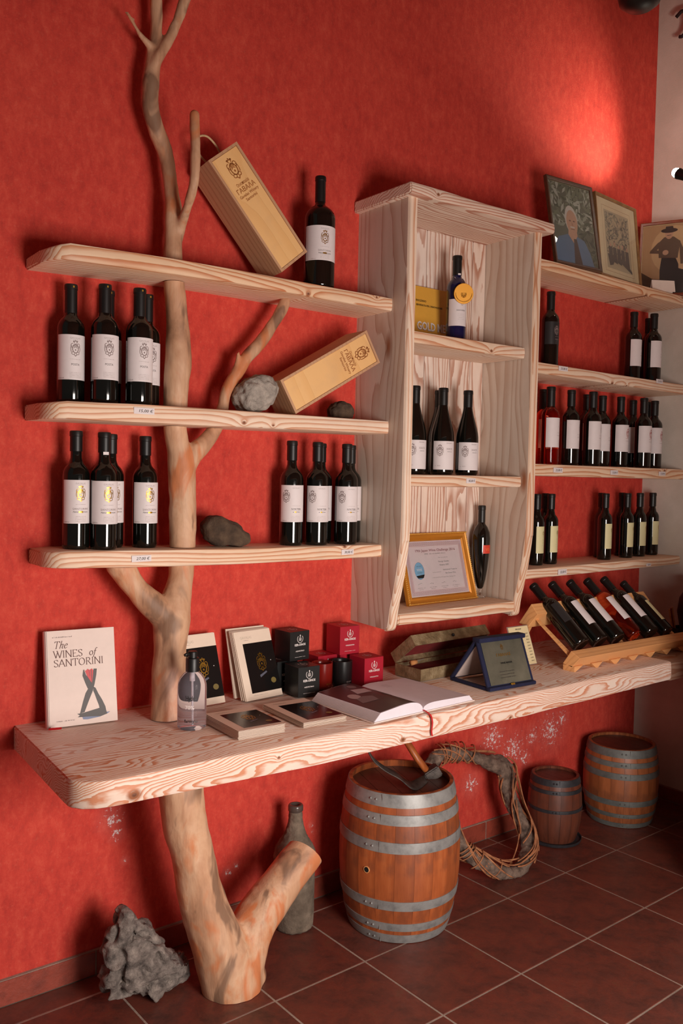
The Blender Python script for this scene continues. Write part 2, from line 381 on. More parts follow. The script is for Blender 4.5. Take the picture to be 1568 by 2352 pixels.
BLUEGLASS = sm('blue_bottle_glass', (14, 22, 66), .06, Coat_Weight=.5)
FOIL = sm('black_capsule', (17, 16, 16), .42); PAPER = sm('label_paper', (232, 222, 222), .6); CREAM = sm('cream_label', (226, 218, 168), .55)
GOLD = sm('gold_print', (196, 152, 60), .32, Metallic=.85); GREYINK = sm('grey_ink', (140, 122, 120), .6); PALEINK = sm('pale_ink', (184, 170, 168), .6); DARKINK = sm('dark_ink', (62, 52, 50), .6); BLACKINK = sm('black_ink', (20, 18, 18), .5)
REDINK = sm('red_ink', (176, 84, 84), .6); WHITEINK = sm('white_ink', (236, 226, 222), .5); BROWNINK = sm('burnt_ink', (164, 98, 44), .6)
ROSE = NT('rose_wine_glass', .04, (244, 120, 92), Transmission_Weight=1.0, IOR=1.33).m
CLEAR = NT('clear_glass', .03, (240, 236, 236), Transmission_Weight=1.0, IOR=1.3).m
PLY = mat_wood('box_ply', 'z', seed=20, white=(238, 190, 128), grain=(232, 180, 116), raw=(236, 184, 120), K=12, dist=.5, knots=False)
PLYDARK = mat_wood('box_ply_rail', 'z', seed=21, white=(196, 152, 116), grain=(182, 136, 100), raw=(190, 144, 106), K=60, dist=.5, knots=False)
BEECH = mat_wood('beech', 'x', seed=22, white=(234, 172, 112), grain=(216, 152, 94), raw=(226, 162, 104), K=40, dist=.5, knots=False)
ROPE = mat_noise('jute_rope', [(196, 160, 116), (222, 190, 146)], 80, .9, .8, 300, .002)
STEEL = mat_noise('galvanised_hoop', [(112, 112, 112), (146, 146, 144), (160, 160, 158)], 25, .5, .2, 120, .001, .35)
IRON = mat_noise('black_iron', [(40, 38, 40), (66, 60, 58)], 25, .5, .3, 120, .002, .5)

# ---------------------------------------------------------------- the room
def wall_plane(name, a, b, z0, z1, th, mat):
    """vertical wall with its inner face from a to b (xy), thickness away from the room"""
    a, b = Vector((*a, 0)), Vector((*b, 0)); d = (b-a).normalized(); n = Vector((d.y, -d.x, 0)) * -1
    bm = bmesh.new(); c = [a, b, b+n*th, a+n*th]; lo = [bm.verts.new((p.x, p.y, z0)) for p in c]; hi = [bm.verts.new((p.x, p.y, z1)) for p in c]
    bm.faces.new(lo[::-1]); bm.faces.new(hi)
    for i in range(4): bm.faces.new((lo[i], lo[(i+1) % 4], hi[(i+1) % 4], hi[i]))
    return struct(mk(name, bm, mat))
XE = 2.5425
wall_plane('wall_back', (-2.4, 0), (XE, 0), 0, 4.3, .12, RED)
# right wall: slightly uneven painted edge against the red wall
wall_plane('wall_right', (XE, 0), (XE, -2.15), 0, 4.3, .12, WHITE)
fl = struct(mk('floor', box_bm(-2.4, -4.2, -.06, XE, 0, -.0014), GROUT))
ce = struct(mk('ceiling', box_bm(-2.4, -2.15, 4.3, XE, 0, 4.4), WHITE))
# unseen front wall; side piece and low lintel shaped to cut the daylight
bm = bmesh.new(); add_box(bm, 1.02, -2.12, 0, XE, -2.0, 4.3); add_box(bm, -2.4, -2.12, 1.90, 1.02, -2.0, 4.3); struct(mk('wall_front', bm, WHITE))
# unseen block added only to keep the far corner in shade
struct(mk('shade_block', box_bm(1.77, -1.35, 0, XE-.001, -.80, 1.12), WHITE))
# floor tiles
PH, TX, TY, T = 0.02294, 0.88536, -0.73895, .33
def clip(poly, ax, lim, keep_less):
    out = []
    for i in range(len(poly)):
        p, q = poly[i], poly[(i+1) % len(poly)]; a = (lim-p[ax]) if keep_less else (p[ax]-lim); b = (lim-q[ax]) if keep_less else (q[ax]-lim)
        if a >= 0: out.append(p)
        if a*b < 0: t = a/(a-b); out.append((p[0]+(q[0]-p[0])*t, p[1]+(q[1]-p[1])*t))
    return out
for i in range(-5, 6):
    for j in range(-4, 4):
        g = .0026; q = [(i*T+g, j*T+g), ((i+1)*T-g, j*T+g), ((i+1)*T-g, (j+1)*T-g), (i*T+g, (j+1)*T-g)]
        q = [(TX+math.cos(PH)*a-math.sin(PH)*b, TY+math.sin(PH)*a+math.cos(PH)*b) for a, b in q]
        q = clip(q, 1, -.014, True); q = clip(q, 0, XE-.014, True) if q else q
        if len(q) < 3: continue
        ar = abs(sum(a[0]*b[1]-a[1]*b[0] for a, b in zip(q, q[1:]+q[:1])))/2
        if ar < .0015: continue
        cx, cy = sum(p[0] for p in q)/len(q), sum(p[1] for p in q)/len(q); dz = random.uniform(-.0006, .0006)
        bm = prism([(a-cx, b-cy) for a, b in q], -.008, 0, axis='z')
        bmesh.ops.bevel(bm, geom=[e for e in bm.edges if all(v.co.z > -.001 for v in e.verts)], offset=.0016, segments=1, affect='EDGES')
        o = mk('tile', bm, TILE, fl); o.location = (cx, cy, dz)
# skirting tiles
SK = mat_noise('skirting_tile', [(96, 44, 34), (150, 66, 50), (120, 54, 42)], 10, .45, .3)
bb = struct(mk('baseboard_back', box_bm(-2.0, -.0105, 0, XE-.013, -.0005, .073), GROUT)); br = struct(mk('baseboard_right', box_bm(XE-.0105, -2.0, 0, XE-.0005, -.013, .060), GROUT))
x = -1.9 + .115
while x < XE-.05:
    x1 = min(x+T-.004, XE-.016); o = mk('skirting_tile', box_bm(x-x, -.0035, 0, x1-x, 0, .070, .0015, seg=1), SK, bb); o.location = (x, -.0106, .0016); x += T
y = -.015
while y > -1.9:
    o = mk('skirting_tile', box_bm(-.0035, -(T-.004), 0, 0, 0, .057, .0015, seg=1), SK, br); o.location = (XE-.0106, y, .0016); y -= T

# ---------------------------------------------------------------- planks
def slab(name, st, mat, label, cat, bev=.006, th_noise=.0012, parent=None, group=None, yb=0.0, fr=.55, seed=0, sub=None):
    """st: stations (x, y_front, z_top, z_bottom[, y_back])"""
    P = []
    for i in range(len(st)-1):
        a, b = st[i], st[i+1]; n = max(1, int((b[0]-a[0])/.03))
        for j in range(n): P.append(tuple(u+(w-u)*j/n for u, w in zip(a, b)))
    P.append(st[-1]); bm = bmesh.new(); rings = []
    for k, p in enumerate(P):
        x, yf, zt, zb = p[:4]; yk = p[4] if len(p) > 4 else yb
        w = lambda s: noise.noise(Vector((x*5, s*7+seed, seed)))*th_noise*2
        e = bev
        ring = [(yk, zb), (yk, zt), (yf+e*1.2, zt+w(1)*.3), (yf+e*.35, zt-e*.35+w(1)), (yf+w(2), zt-e*1.2+w(1)), (yf-.001+w(3), (zt+zb)/2), (yf+w(4), zb+e*1.2+w(5)), (yf+e*.35, zb+e*.35+w(5)), (yf+e*1.2, zb+w(5)*.3)]
        rings.append([bm.verts.new((x, a, b)) for a, b in ring])
    n = len(rings[0])
    for A, B in zip(rings, rings[1:]):
        for i in range(n): bm.faces.new((A[i], A[(i+1) % n], B[(i+1) % n], B[i]))
    bm.faces.new(rings[0][::-1]); bm.faces.new(rings[-1]); bmesh.ops.recalc_face_normals(bm, faces=bm.faces[:])
    ends = [e for e in bm.edges if len({f for f in e.link_faces if len(f.verts) > 4}) == 1]
    bmesh.ops.bevel(bm, geom=ends, offset=.004, segments=2, affect='EDGES')
    return bm
def price(parent, x, y, z, w, h, txt, loc=(0, 0, 0), dim=False, rz=0):
    o = mk('price_tag', box_bm(-w/2, -.0006, -h/2, w/2, 0, h/2), PAPER, parent); o.location = (x-loc[0], y-loc[1], z-loc[2]); o.rotation_euler = (0, 0, rz)
    A = Art(); A.text(txt, w*.06, -h*.22, h*.46, DARKINK, shear=.22, w=w*.66); A.build('lettering', o, flat_fn(-.0006)); return o

def shelf(name, label, st, mat, prices, loc, seed=0, bev=.006):
    r = thing(name, label, 'shelf', loc)
    bm = slab('board', st, mat, '', '', seed=seed, bev=bev); mk('board', bm, mat, r, inv=Matrix.Translation([-c for c in loc]), auto=.7)
    for p in prices: price(r, *p[:6], loc=loc)
    return r
def stz(top, bot, xs, yf):
    """stations from measured top and bottom points of the front edge"""
    def at(L, x):
        if x <= L[0][0]: return L[0][2]+(0 if len(L) < 2 else (L[1][2]-L[0][2])*(x-L[0][0])/(L[1][0]-L[0][0])*.0)
        for a, b in zip(L, L[1:]):
            if x <= b[0]: return a[2]+(b[2]-a[2])*(x-a[0])/(b[0]-a[0])
        return L[-1][2]
    return [(x, yf if not isinstance(x, tuple) else x[1], at(top, x), at(bot, x)) for x in xs]
# shelf heights along the front edge
T1 = [(-0.337, -0.185, 2.0374), (-0.2946, -0.185, 2.0525), (-0.0314, -0.185, 2.0612), (0.2324, -0.185, 2.0625), (0.8194, -0.185, 2.0613)]
B1 = [(-0.3368, -0.185, 2.006), (0.1375, -0.185, 2.0211), (0.8207, -0.185, 2.0183)]
T2 = [(-0.3395, -0.18, 1.6441), (-0.2899, -0.18, 1.6507), (-0.1176, -0.18, 1.6552), (0.1462, -0.18, 1.6562), (0.8247, -0.18, 1.6556)]
B2 = [(-0.3337, -0.18, 1.6024), (-0.0232, -0.18, 1.6042), (0.8202, -0.18, 1.6124)]
T3 = [(-0.3262, -0.158, 1.2561), (-0.279, -0.158, 1.2588), (0.1654, -0.158, 1.2482), (0.8352, -0.158, 1.2399)]
B3 = [(-0.3225, -0.158, 1.214), (-0.1756, -0.158, 1.2077), (0.1662, -0.158, 1.1998), (0.8384, -0.158, 1.1974)]
for nm, lb, TT, BB, yf, mt, pr_, sd in (
    ('wall_shelf', 'uppermost long white-washed pine shelf on the driftwood tree, below a pale wooden wine box', T1, B1, -.185, PINE[0], [], 1),
    ('wall_shelf', 'long pine shelf at mid height on the driftwood tree, tagged 15,00 €', T2, B2, -.18, PINE[1], [((-0.0826, -0.1815, 1.6362), .060, .0175, '15,00 €')], 2),
    ('wall_shelf', 'lowest long pine shelf on the driftwood tree, tagged 27,00 € and 30,00 €', T3, B3, -.158, PINE[2], [((-0.0758, -0.16, 1.2307), .058, .0175, '27,00 €'), ((0.6492, -0.16, 1.2205), .050, .0172, '30,00 €')], 3)):
    x0, x1 = TT[0][0]-.003, TT[-1][0]
    st = [(x0-.004, yf*.55)] + [(x0, yf*.72), (x0+.010, yf*.90), (x0+.028, yf*.985), (x0+.05, yf), (0, yf), (.2, yf), (.4, yf), (.6, yf), (x1-.006, yf), (x1, yf+.006)]
    s2 = []
    for x, y in st:
        a = stz(TT, BB, [x], y)[0]; s2.append((x, y, a[2], a[3]))
    loc = (.25, 0, TT[-1][2]-.03)
    shelf(nm, lb, s2, mt, [(*p[0], p[1], p[2], p[3]) for p in pr_], loc, sd)

# ---------------------------------------------------------------- cabinet
cl = (1.12, 0, .961); CI = Matrix.Translation([-c for c in cl])
cab = thing('wall_cabinet', 'tall white-washed pine wall cabinet with open compartments and curved side boards', 'cabinet', cl)
XL, XR, CT = .795, 1.4529, .036
side = [(0, .961), (-.190, .953), (-.203, .961), (-.208, .985), (-.213, 1.02), (-.229, 1.085), (-.245, 1.16), (-.258, 1.25), (-.2615, 1.33), (-.2605, 2.378), (0, 2.378)]
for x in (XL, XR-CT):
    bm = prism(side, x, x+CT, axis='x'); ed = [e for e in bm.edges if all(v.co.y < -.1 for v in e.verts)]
    bmesh.ops.bevel(bm, geom=ed, offset=.006, segments=2, affect='EDGES'); mk('side_board', bm, PINE_SIDE_SHADED, cab, inv=CI, auto=.8)
PINE_EDGE = mat_wood('washed_pine_edge', 'z', seed=30, white=(240, 220, 200), grain=(200, 132, 88), raw=(228, 184, 144), K=70, dist=.6)
# front edging of the two side boards, paler than their shade-coloured faces
fe = [(p[0], p[1]) for p in side[1:10]]
for x in (XL, XR-CT):
    bm = bmesh.new(); P = [(y, z) for y, z in spl([(-.191, .950), (-.204, .960), (-.2095, .985), (-.2145, 1.02), (-.2305, 1.085), (-.2465, 1.16), (-.2595, 1.25), (-.263, 1.33), (-.262, 1.9), (-.262, 2.376)], 4)]
    rg = [[bm.verts.new((x+a, y+b, z)) for a, b in ((.0015, .012), (.0015, .002), (.005, -.002), (CT-.005, -.002), (CT-.0015, .002), (CT-.0015, .012))] for y, z in P]
    for A, B in zip(rg, rg[1:]):
        for i in range(6): bm.faces.new((A[i], A[(i+1) % 6], B[(i+1) % 6], B[i]))
    bm.faces.new(rg[0]); bm.faces.new(rg[-1]); bmesh.ops.recalc_face_normals(bm, faces=bm.faces[:]); mk('front_edge', bm, PINE_EDGE, cab, inv=CI, auto=.8)
# back planks
bx = [XL+CT, .955, 1.105, 1.235, 1.345, XR-CT]
for a, b in zip(bx, bx[1:]):
    o = mk('back_plank', box_bm(a+.0016, -.018, .97, b-.0016, -.003, 2.376, .003, seg=1), PINE_BACK, cab, inv=CI)
TL, TR, TD, TZ, TT_ = .7725, 1.4881, -.2903, 2.4141, .0383
bm = slab('t', [(TL, TD, TZ, TZ-TT_), (TL+.3, TD, TZ, TZ-TT_), (TR, TD, TZ, TZ-TT_)], None, '', '', bev=.007); mk('top_board', bm, PINE_TOP, cab, inv=CI, auto=.7)
for nm, z, th, yf in (('inner_shelf', 1.9575, .040, -.227), ('inner_shelf', 1.4795, .040, -.227), ('bottom_board', 1.0085, .040, -.2125)):
    bm = slab('t', [(XL+CT+.0005, yf, z-.001, z-th, -.0185), (1.1, yf-.001, z, z-th-.002, -.0185), (XR-CT-.0005, yf, z, z-th, -.0185)], None, '', '', bev=.006, seed=z*9); o = mk(nm, bm, PINE[3], cab, inv=CI, auto=.7)
price(cab, *(1.1443, -0.2295, 1.4605), .047, .0175, '45,00 €', loc=cl)

# ---------------------------------------------------------------- far shelves
for lb, z0, z1, th, mt, pr_ in (
    ('uppermost pine shelf between cabinet and white wall, carrying leaning framed photographs', 2.3075, 2.300, .040, PINE[0], []),
    ('pine shelf directly below the photograph shelf, carrying four dark bottles', 1.918, 1.908, .043, PINE[1], [((1.6582, -0.2135, 1.9031), .056, .018, '23,00 €'), ((2.3189, -0.2135, 1.9072), .05, .018, '23,00 €')]),
    ('pine shelf with the crowded row of white-labelled and rosé bottles', 1.530, 1.528, .046, PINE[2], [((1.6458, -0.2135, 1.5075), .056, .019, '23,00 €'), ((2.0124, -0.2135, 1.5043), .052, .019, '13,00 €'), ((2.3651, -0.2135, 1.5054), .052, .018, '12,00 €')]),
    ('lowest pine shelf by the white wall with the slender cream-labelled bottles', 1.1245, 1.133, .038, PINE[3], [((1.6925, -0.2135, 1.1056), .054, .021, '32,00 €'), ((2.2865, -0.2135, 1.1057), .035, .012, '42,00 €')])):
    lc = (2.0, 0, z0-.04)
    r = shelf('wall_shelf', lb, [(XR+.001, -.21, z0, z0-th), (1.9, -.21, (z0+z1)/2, (z0+z1)/2-th), (XE-.001, -.21, z1, z1-th)], mt, [(*p[0], p[1], p[2], p[3]) for p in pr_], lc, z0, .005)

# ---------------------------------------------------------------- desk
TD_ = [(-0.3114, -0.544, 0.7707), (-0.1649, -0.544, 0.7691), (0.2161, -0.544, 0.7676), (0.5214, -0.544, 0.7676), (1.2618, -0.544, 0.774), (1.9389, -0.544, 0.7815)]
BD_ = [(-0.3013, -0.544, 0.705), (-0.07, -0.544, 0.7005), (0.2178, -0.544, 0.6917), (1.2657, -0.544, 0.696), (1.944, -0.544, 0.7046)]
dl = (.8, 0, .70); DI = Matrix.Translation([-c for c in dl])
desk = thing('wall_desk', 'long thick white-washed pine counter board running along the red wall', 'counter', dl)
st = [(-.3750, -.05, .773, .7005), (-.3745, -.3, .773, .7005)]
bmd = bmesh.new()
def at(L, x):
    if x <= L[0][0]: return L[0][2]
    for a, b in zip(L, L[1:]):
        if x <= b[0]: return a[2]+(b[2]-a[2])*(x-a[0])/(b[0]-a[0])
    return L[-1][2]
xs = [(-.3995, -.475), (-.393, -.498), (-.378, -.520), (-.350, -.537), (-.314, -.5455), (-.26, -.546)] + [(-.2+.05*i, -.545) for i in range(43)] + [(1.952, -.545)]
st = []
for x, y in xs:
    zt = at(TD_, x); zb = at(BD_, x)
    st.append((x, y, .773+(zt-.773)*.6, zb))
bm = slab('t', st, None, '', '', bev=.009, th_noise=.0015, seed=5)
for v in bm.verts:                                       # left end runs slightly askew to the wall
    if v.co.x < -.36: v.co.x += (.028 if v.co.y > -.1 else 0)
mk('board', bm, PINE_DESK, desk, inv=DI, auto=.7)
side = thing('corner_counter', 'brownish pine counter board in the corner by the white wall', 'counter', (2.2, 0, .70))
mk('board', slab('t', [(1.9535, -.543, .772, .700), (2.2, -.543, .772, .700), (XE-.001, -.543, .772, .700)], None, '', '', bev=.008, seed=8), PINE_BROWN, side, inv=Matrix.Translation((-2.2, 0, -.70)), auto=.7)

# ---------------------------------------------------------------- driftwood
trunk = [(0.0058, -0.1622, 0.7559, 0.0459), (0.0127, -0.1518, 0.8303, 0.0473), (0.0209, -0.1416, 0.9027, 0.0475), (0.0292, -0.1314, 0.9756, 0.0483), (0.0369, -0.1228, 1.0368, 0.0528), (0.0546, -0.1135, 1.1039, 0.0443), (0.0719, -0.1057, 1.1593, 0.0382), (0.0777, -0.0987, 1.2095, 0.037), (0.0829, -0.095, 1.2731, 0.0383), (0.082, -0.095, 1.3371, 0.0396), (0.081, -0.095, 1.4137, 0.0408), (0.0773, -0.095, 1.4773, 0.0394), (0.0622, -0.095, 1.5528, 0.0348), (0.0545, -0.095, 1.6092, 0.0334), (0.0536, -0.095, 1.672, 0.0353), (0.0583, -0.095, 1.7413, 0.0372), (0.0614, -0.095, 1.8167, 0.0384), (0.0559, -0.095, 1.916, 0.032), (0.0464, -0.095, 2.0078, 0.03), (0.0412, -0.095, 2.0873, 0.0268), (0.0436, -0.09, 2.1996, 0.0256), (0.0399, -0.085, 2.2615, 0.0218), (0.0309, -0.085, 2.3208, 0.0205), (0.0204, -0.08, 2.3808, 0.0223), (-0.0059, -0.08, 2.4351, 0.0228), (-0.0239, -0.08, 2.4907, 0.0233), (-0.0259, -0.08, 2.5502, 0.0232), (-0.0177, -0.075, 2.6142, 0.0221), (-0.0093, -0.07, 2.6726, 0.0184), (-0.0061, -0.07, 2.7397, 0.0172), (-0.0099, -0.07, 2.8342, 0.0159), (-0.0125, -0.07, 2.9406, 0.0134)]
limbs = [trunk,
    [(-0.1186, -0.0974, 1.2184, 0.0365), (-0.103, -0.1007, 1.1947, 0.0366), (-0.0838, -0.1051, 1.1634, 0.0349), (-0.0605, -0.1094, 1.1327, 0.0345), (-0.0264, -0.1142, 1.0986, 0.0385), (0.029, -0.1219, 1.0437, 0.0414)],
    [(0.0788, -0.095, 1.4709, 0.0318), (0.1065, -0.095, 1.52, 0.032), (0.1449, -0.095, 1.5533, 0.0258), (0.1765, -0.095, 1.5882, 0.0227), (0.1938, -0.095, 1.6163, 0.0215), (0.2095, -0.095, 1.6627, 0.0196), (0.2236, -0.095, 1.7184, 0.0197), (0.2575, -0.095, 1.7734, 0.0211), (0.292, -0.095, 1.824, 0.0206), (0.3427, -0.095, 1.8783, 0.0195), (0.3848, -0.095, 1.9367, 0.0183), (0.418, -0.095, 1.9853, 0.0184), (0.4321, -0.095, 2.017, 0.0171)],
    [(0.2501, -0.095, 1.7597, 0.0105), (0.2541, -0.1, 1.7963, 0.0086), (0.2565, -0.105, 1.8327, 0.0053)],
    [(0.1184, -0.11, 1.5216, 0.0089), (0.1083, -0.12, 1.5542, 0.0038)],
    [(0.0555, -0.09, 2.1401, 0.0188), (0.0547, -0.125, 2.1844, 0.0155), (0.0458, -0.18, 2.2224, 0.0133), (0.043, -0.212, 2.2677, 0.012), (0.0441, -0.218, 2.337, 0.0131), (0.0451, -0.212, 2.3977, 0.0132), (0.0453, -0.205, 2.4562, 0.015)],
    [(-0.0168, -0.075, 2.6565, 0.0135), (-0.0352, -0.08, 2.6669, 0.0103), (-0.055, -0.08, 2.6797, 0.0085), (-0.0782, -0.085, 2.7011, 0.0066), (-0.1014, -0.085, 2.7285, 0.0048)],
    [(-0.0795, -0.085, 2.7041, 0.0048), (-0.0807, -0.09, 2.7217, 0.003)],
    [(-0.0235, -0.085, 2.5911, 0.0159), (-0.0114, -0.092, 2.6281, 0.0153), (0.0119, -0.095, 2.6724, 0.0153), (0.0435, -0.095, 2.7401, 0.0154), (0.0685, -0.095, 2.8112, 0.0155), (0.0977, -0.095, 2.8978, 0.0137)]]
tree = thing('driftwood_tree', 'tall pale driftwood trunk with sawn branches rising from the counter up the red wall', 'driftwood', (-.02, -.1, .774))
TI = Matrix.Translation((.02, .1, -.774))
skin = organic(limbs, .0055, 5, .0035, 11)
cuts = [(.7735, None, 1e-4), (1.21, 1.256, 3), (1.600, 1.652, 2), (2.02, 2.075, 1), (9, None, 0)]
# the trunk is sawn into lengths, one between each pair of shelves
def zt(TT, x): return at(TT, x)
def zlo(BB, x): return at(BB, x)
def slope(L): return (L[0], L[-1])
planes = [((0, 0, .7735), (0, 0, 1))]
def pl(L, off):
    a = Vector((L[0][0], 0, at(L, -.3)+off)); a = Vector((-.05, 0, at(L, -.05)+off)); b = Vector((.30, 0, at(L, .30)+off)); n = (b-a).cross(Vector((0, -1, 0))); n = n if n.z > 0 else -n
    return a, n.normalized()
lo_hi = [((Vector((0, 0, .7735)), Vector((0, 0, 1))), pl(B3, -.0015)), (pl(T3, .0015), pl(B2, -.0015)), (pl(T2, .0015), pl(B1, -.0015)), (pl(T1, .0015), (Vector((0, 0, 9)), Vector((0, 0, 1))))]
for (c0, n0), (c1, n1) in lo_hi:
    bm = bmesh.new(); bm.from_mesh(skin)
    for c, n in ((c0, -n0), (c1, n1)):
        r = bmesh.ops.bisect_plane(bm, geom=bm.verts[:]+bm.edges[:]+bm.faces[:], plane_co=c, plane_no=n, clear_outer=True)
        ed = [e for e in r['geom_cut'] if isinstance(e, bmesh.types.BMEdge)]
        if ed: bmesh.ops.holes_fill(bm, edges=ed, sides=0)
    mk('trunk_length', bm, DRIFT, tree, auto=.9, inv=TI)
bpy.data.meshes.remove(skin)
low = [[(-0.0106, -0.28, 0.6207, 0.0631), (-0.006, -0.28, 0.5713, 0.0627), (0.007, -0.28, 0.4953, 0.0624), (0.0267, -0.28, 0.4293, 0.0627), (0.0425, -0.28, 0.3636, 0.0625), (0.0572, -0.28, 0.2975, 0.0658), (0.0775, -0.28, 0.2292, 0.0687), (0.1037, -0.285, 0.1604, 0.0753), (0.1346, -0.285, 0.0869, 0.0884), (0.1529, -0.29, 0.0191, 0.0913), (0.1537, -0.29, -0.026, 0.0851), (0.1499, -0.29, -0.0568, 0.0788)],
       [(0.1699, -0.285, 0.043, 0.0817), (0.204, -0.28, 0.1071, 0.0735), (0.2479, -0.275, 0.163, 0.0667), (0.293, -0.27, 0.2029, 0.0622), (0.3454, -0.265, 0.2434, 0.0591), (0.3959, -0.26, 0.2818, 0.0585), (0.4559, -0.255, 0.3261, 0.0567), (0.509, -0.25, 0.3668, 0.0547)]]
def burls(bm):
    for p, r in (((0.2201, -0.3, 0.0136), .042), ((0.0927, -0.29, 0.059), .040), ((0.1917, -0.3, -0.0489), .046), ((0.1223, -0.29, -0.0288), .044)): bmesh.ops.create_icosphere(bm, subdivisions=2, radius=r, matrix=Matrix.Translation(p))
lw = organic(low, .007, 7, .005, 8, extra=burls); bm = bmesh.new(); bm.from_mesh(lw)
a, b = Vector((0.3826, -0.26, 0.3744)), Vector((0.4862, -0.26, 0.2332)); n = (b-a).cross(Vector((.25, -1, .12))).normalized(); n = n if n.x > 0 else -n
for c, nn in ((a, n), (Vector((0, 0, .6985)), Vector((0, 0, 1))), (Vector((0, 0, .001)), Vector((0, 0, -1)))):
    r = bmesh.ops.bisect_plane(bm, geom=bm.verts[:]+bm.edges[:]+bm.faces[:], plane_co=c, plane_no=nn, clear_outer=True); ed = [e for e in r['geom_cut'] if isinstance(e, bmesh.types.BMEdge)]
    bmesh.ops.holes_fill(bm, edges=ed, sides=0)
lt = (.08, -.28, 0)
tag(mk('driftwood_fork', bm, DRIFT, None, auto=.9, inv=Matrix.Translation((-.08, .28, 0))), 'thick forked driftwood leg standing on the floor under the counter', 'driftwood').location = lt
# ---------------------------------------------------------------- bottles
def bordeaux(h, r, neck=.0148, sh=.62, nk=.745):
    return [(0, .006), (r*.55, .004), (r*.86, 0), (r*.97, .003), (r, .010), (r, h*sh), (r*.985, h*(sh+.022)), (r*.92, h*(sh+.05)), (r*.78, h*(sh+.078)), (r*.58, h*(sh+.102)), (neck*1.2, h*(nk-.004)), (neck*1.03, h*(nk+.025)), (neck, h*(nk+.08)), (neck, h*.985), (0, h*.985)]
BURG = [(0, .006), (.024, .004), (.036, 0), (.0405, .004), (.0415, .012), (.0415, .128), (.041, .140), (.039, .155), (.035, .172), (.0295, .192), (.023, .214), (.018, .236), (.0155, .256), (.0148, .275), (.0148, .302), (0, .302)]
AMPH = [(0, .030), (.008, .030), (.0125, .036), (.019, .060), (.025, .095), (.0295, .135), (.0325, .175), (.033, .200), (.030, .220), (.022, .237), (.014, .247), (.0118, .256), (.0112, .275), (.0112, .302), (0, .302)]
def capsule_bm(r, z0, z1):
    return lathe([(r, z0), (r+.0012, z0+.0005), (r+.0011, z1-.016), (r+.0022, z1-.0145), (r+.0022, z1-.004), (r+.001, z1-.0008), (r*.8, z1), (0, z1)], 28)
def label_strip(name, r, z0, z1, arc, mat, parent, n=24, th=.0003):
    bm = bmesh.new(); R = r+th; g = []
    for i in range(n+1):
        a = -arc/2/r+arc/r*i/n; g.append([bm.verts.new((R*math.sin(a), -R*math.cos(a), z)) for z in (z0, z1)])
    for A, B in zip(g, g[1:]): bm.faces.new((A[0], B[0], B[1], A[1]))
    return mk(name, bm, mat, parent, smooth=True)
protos = {}
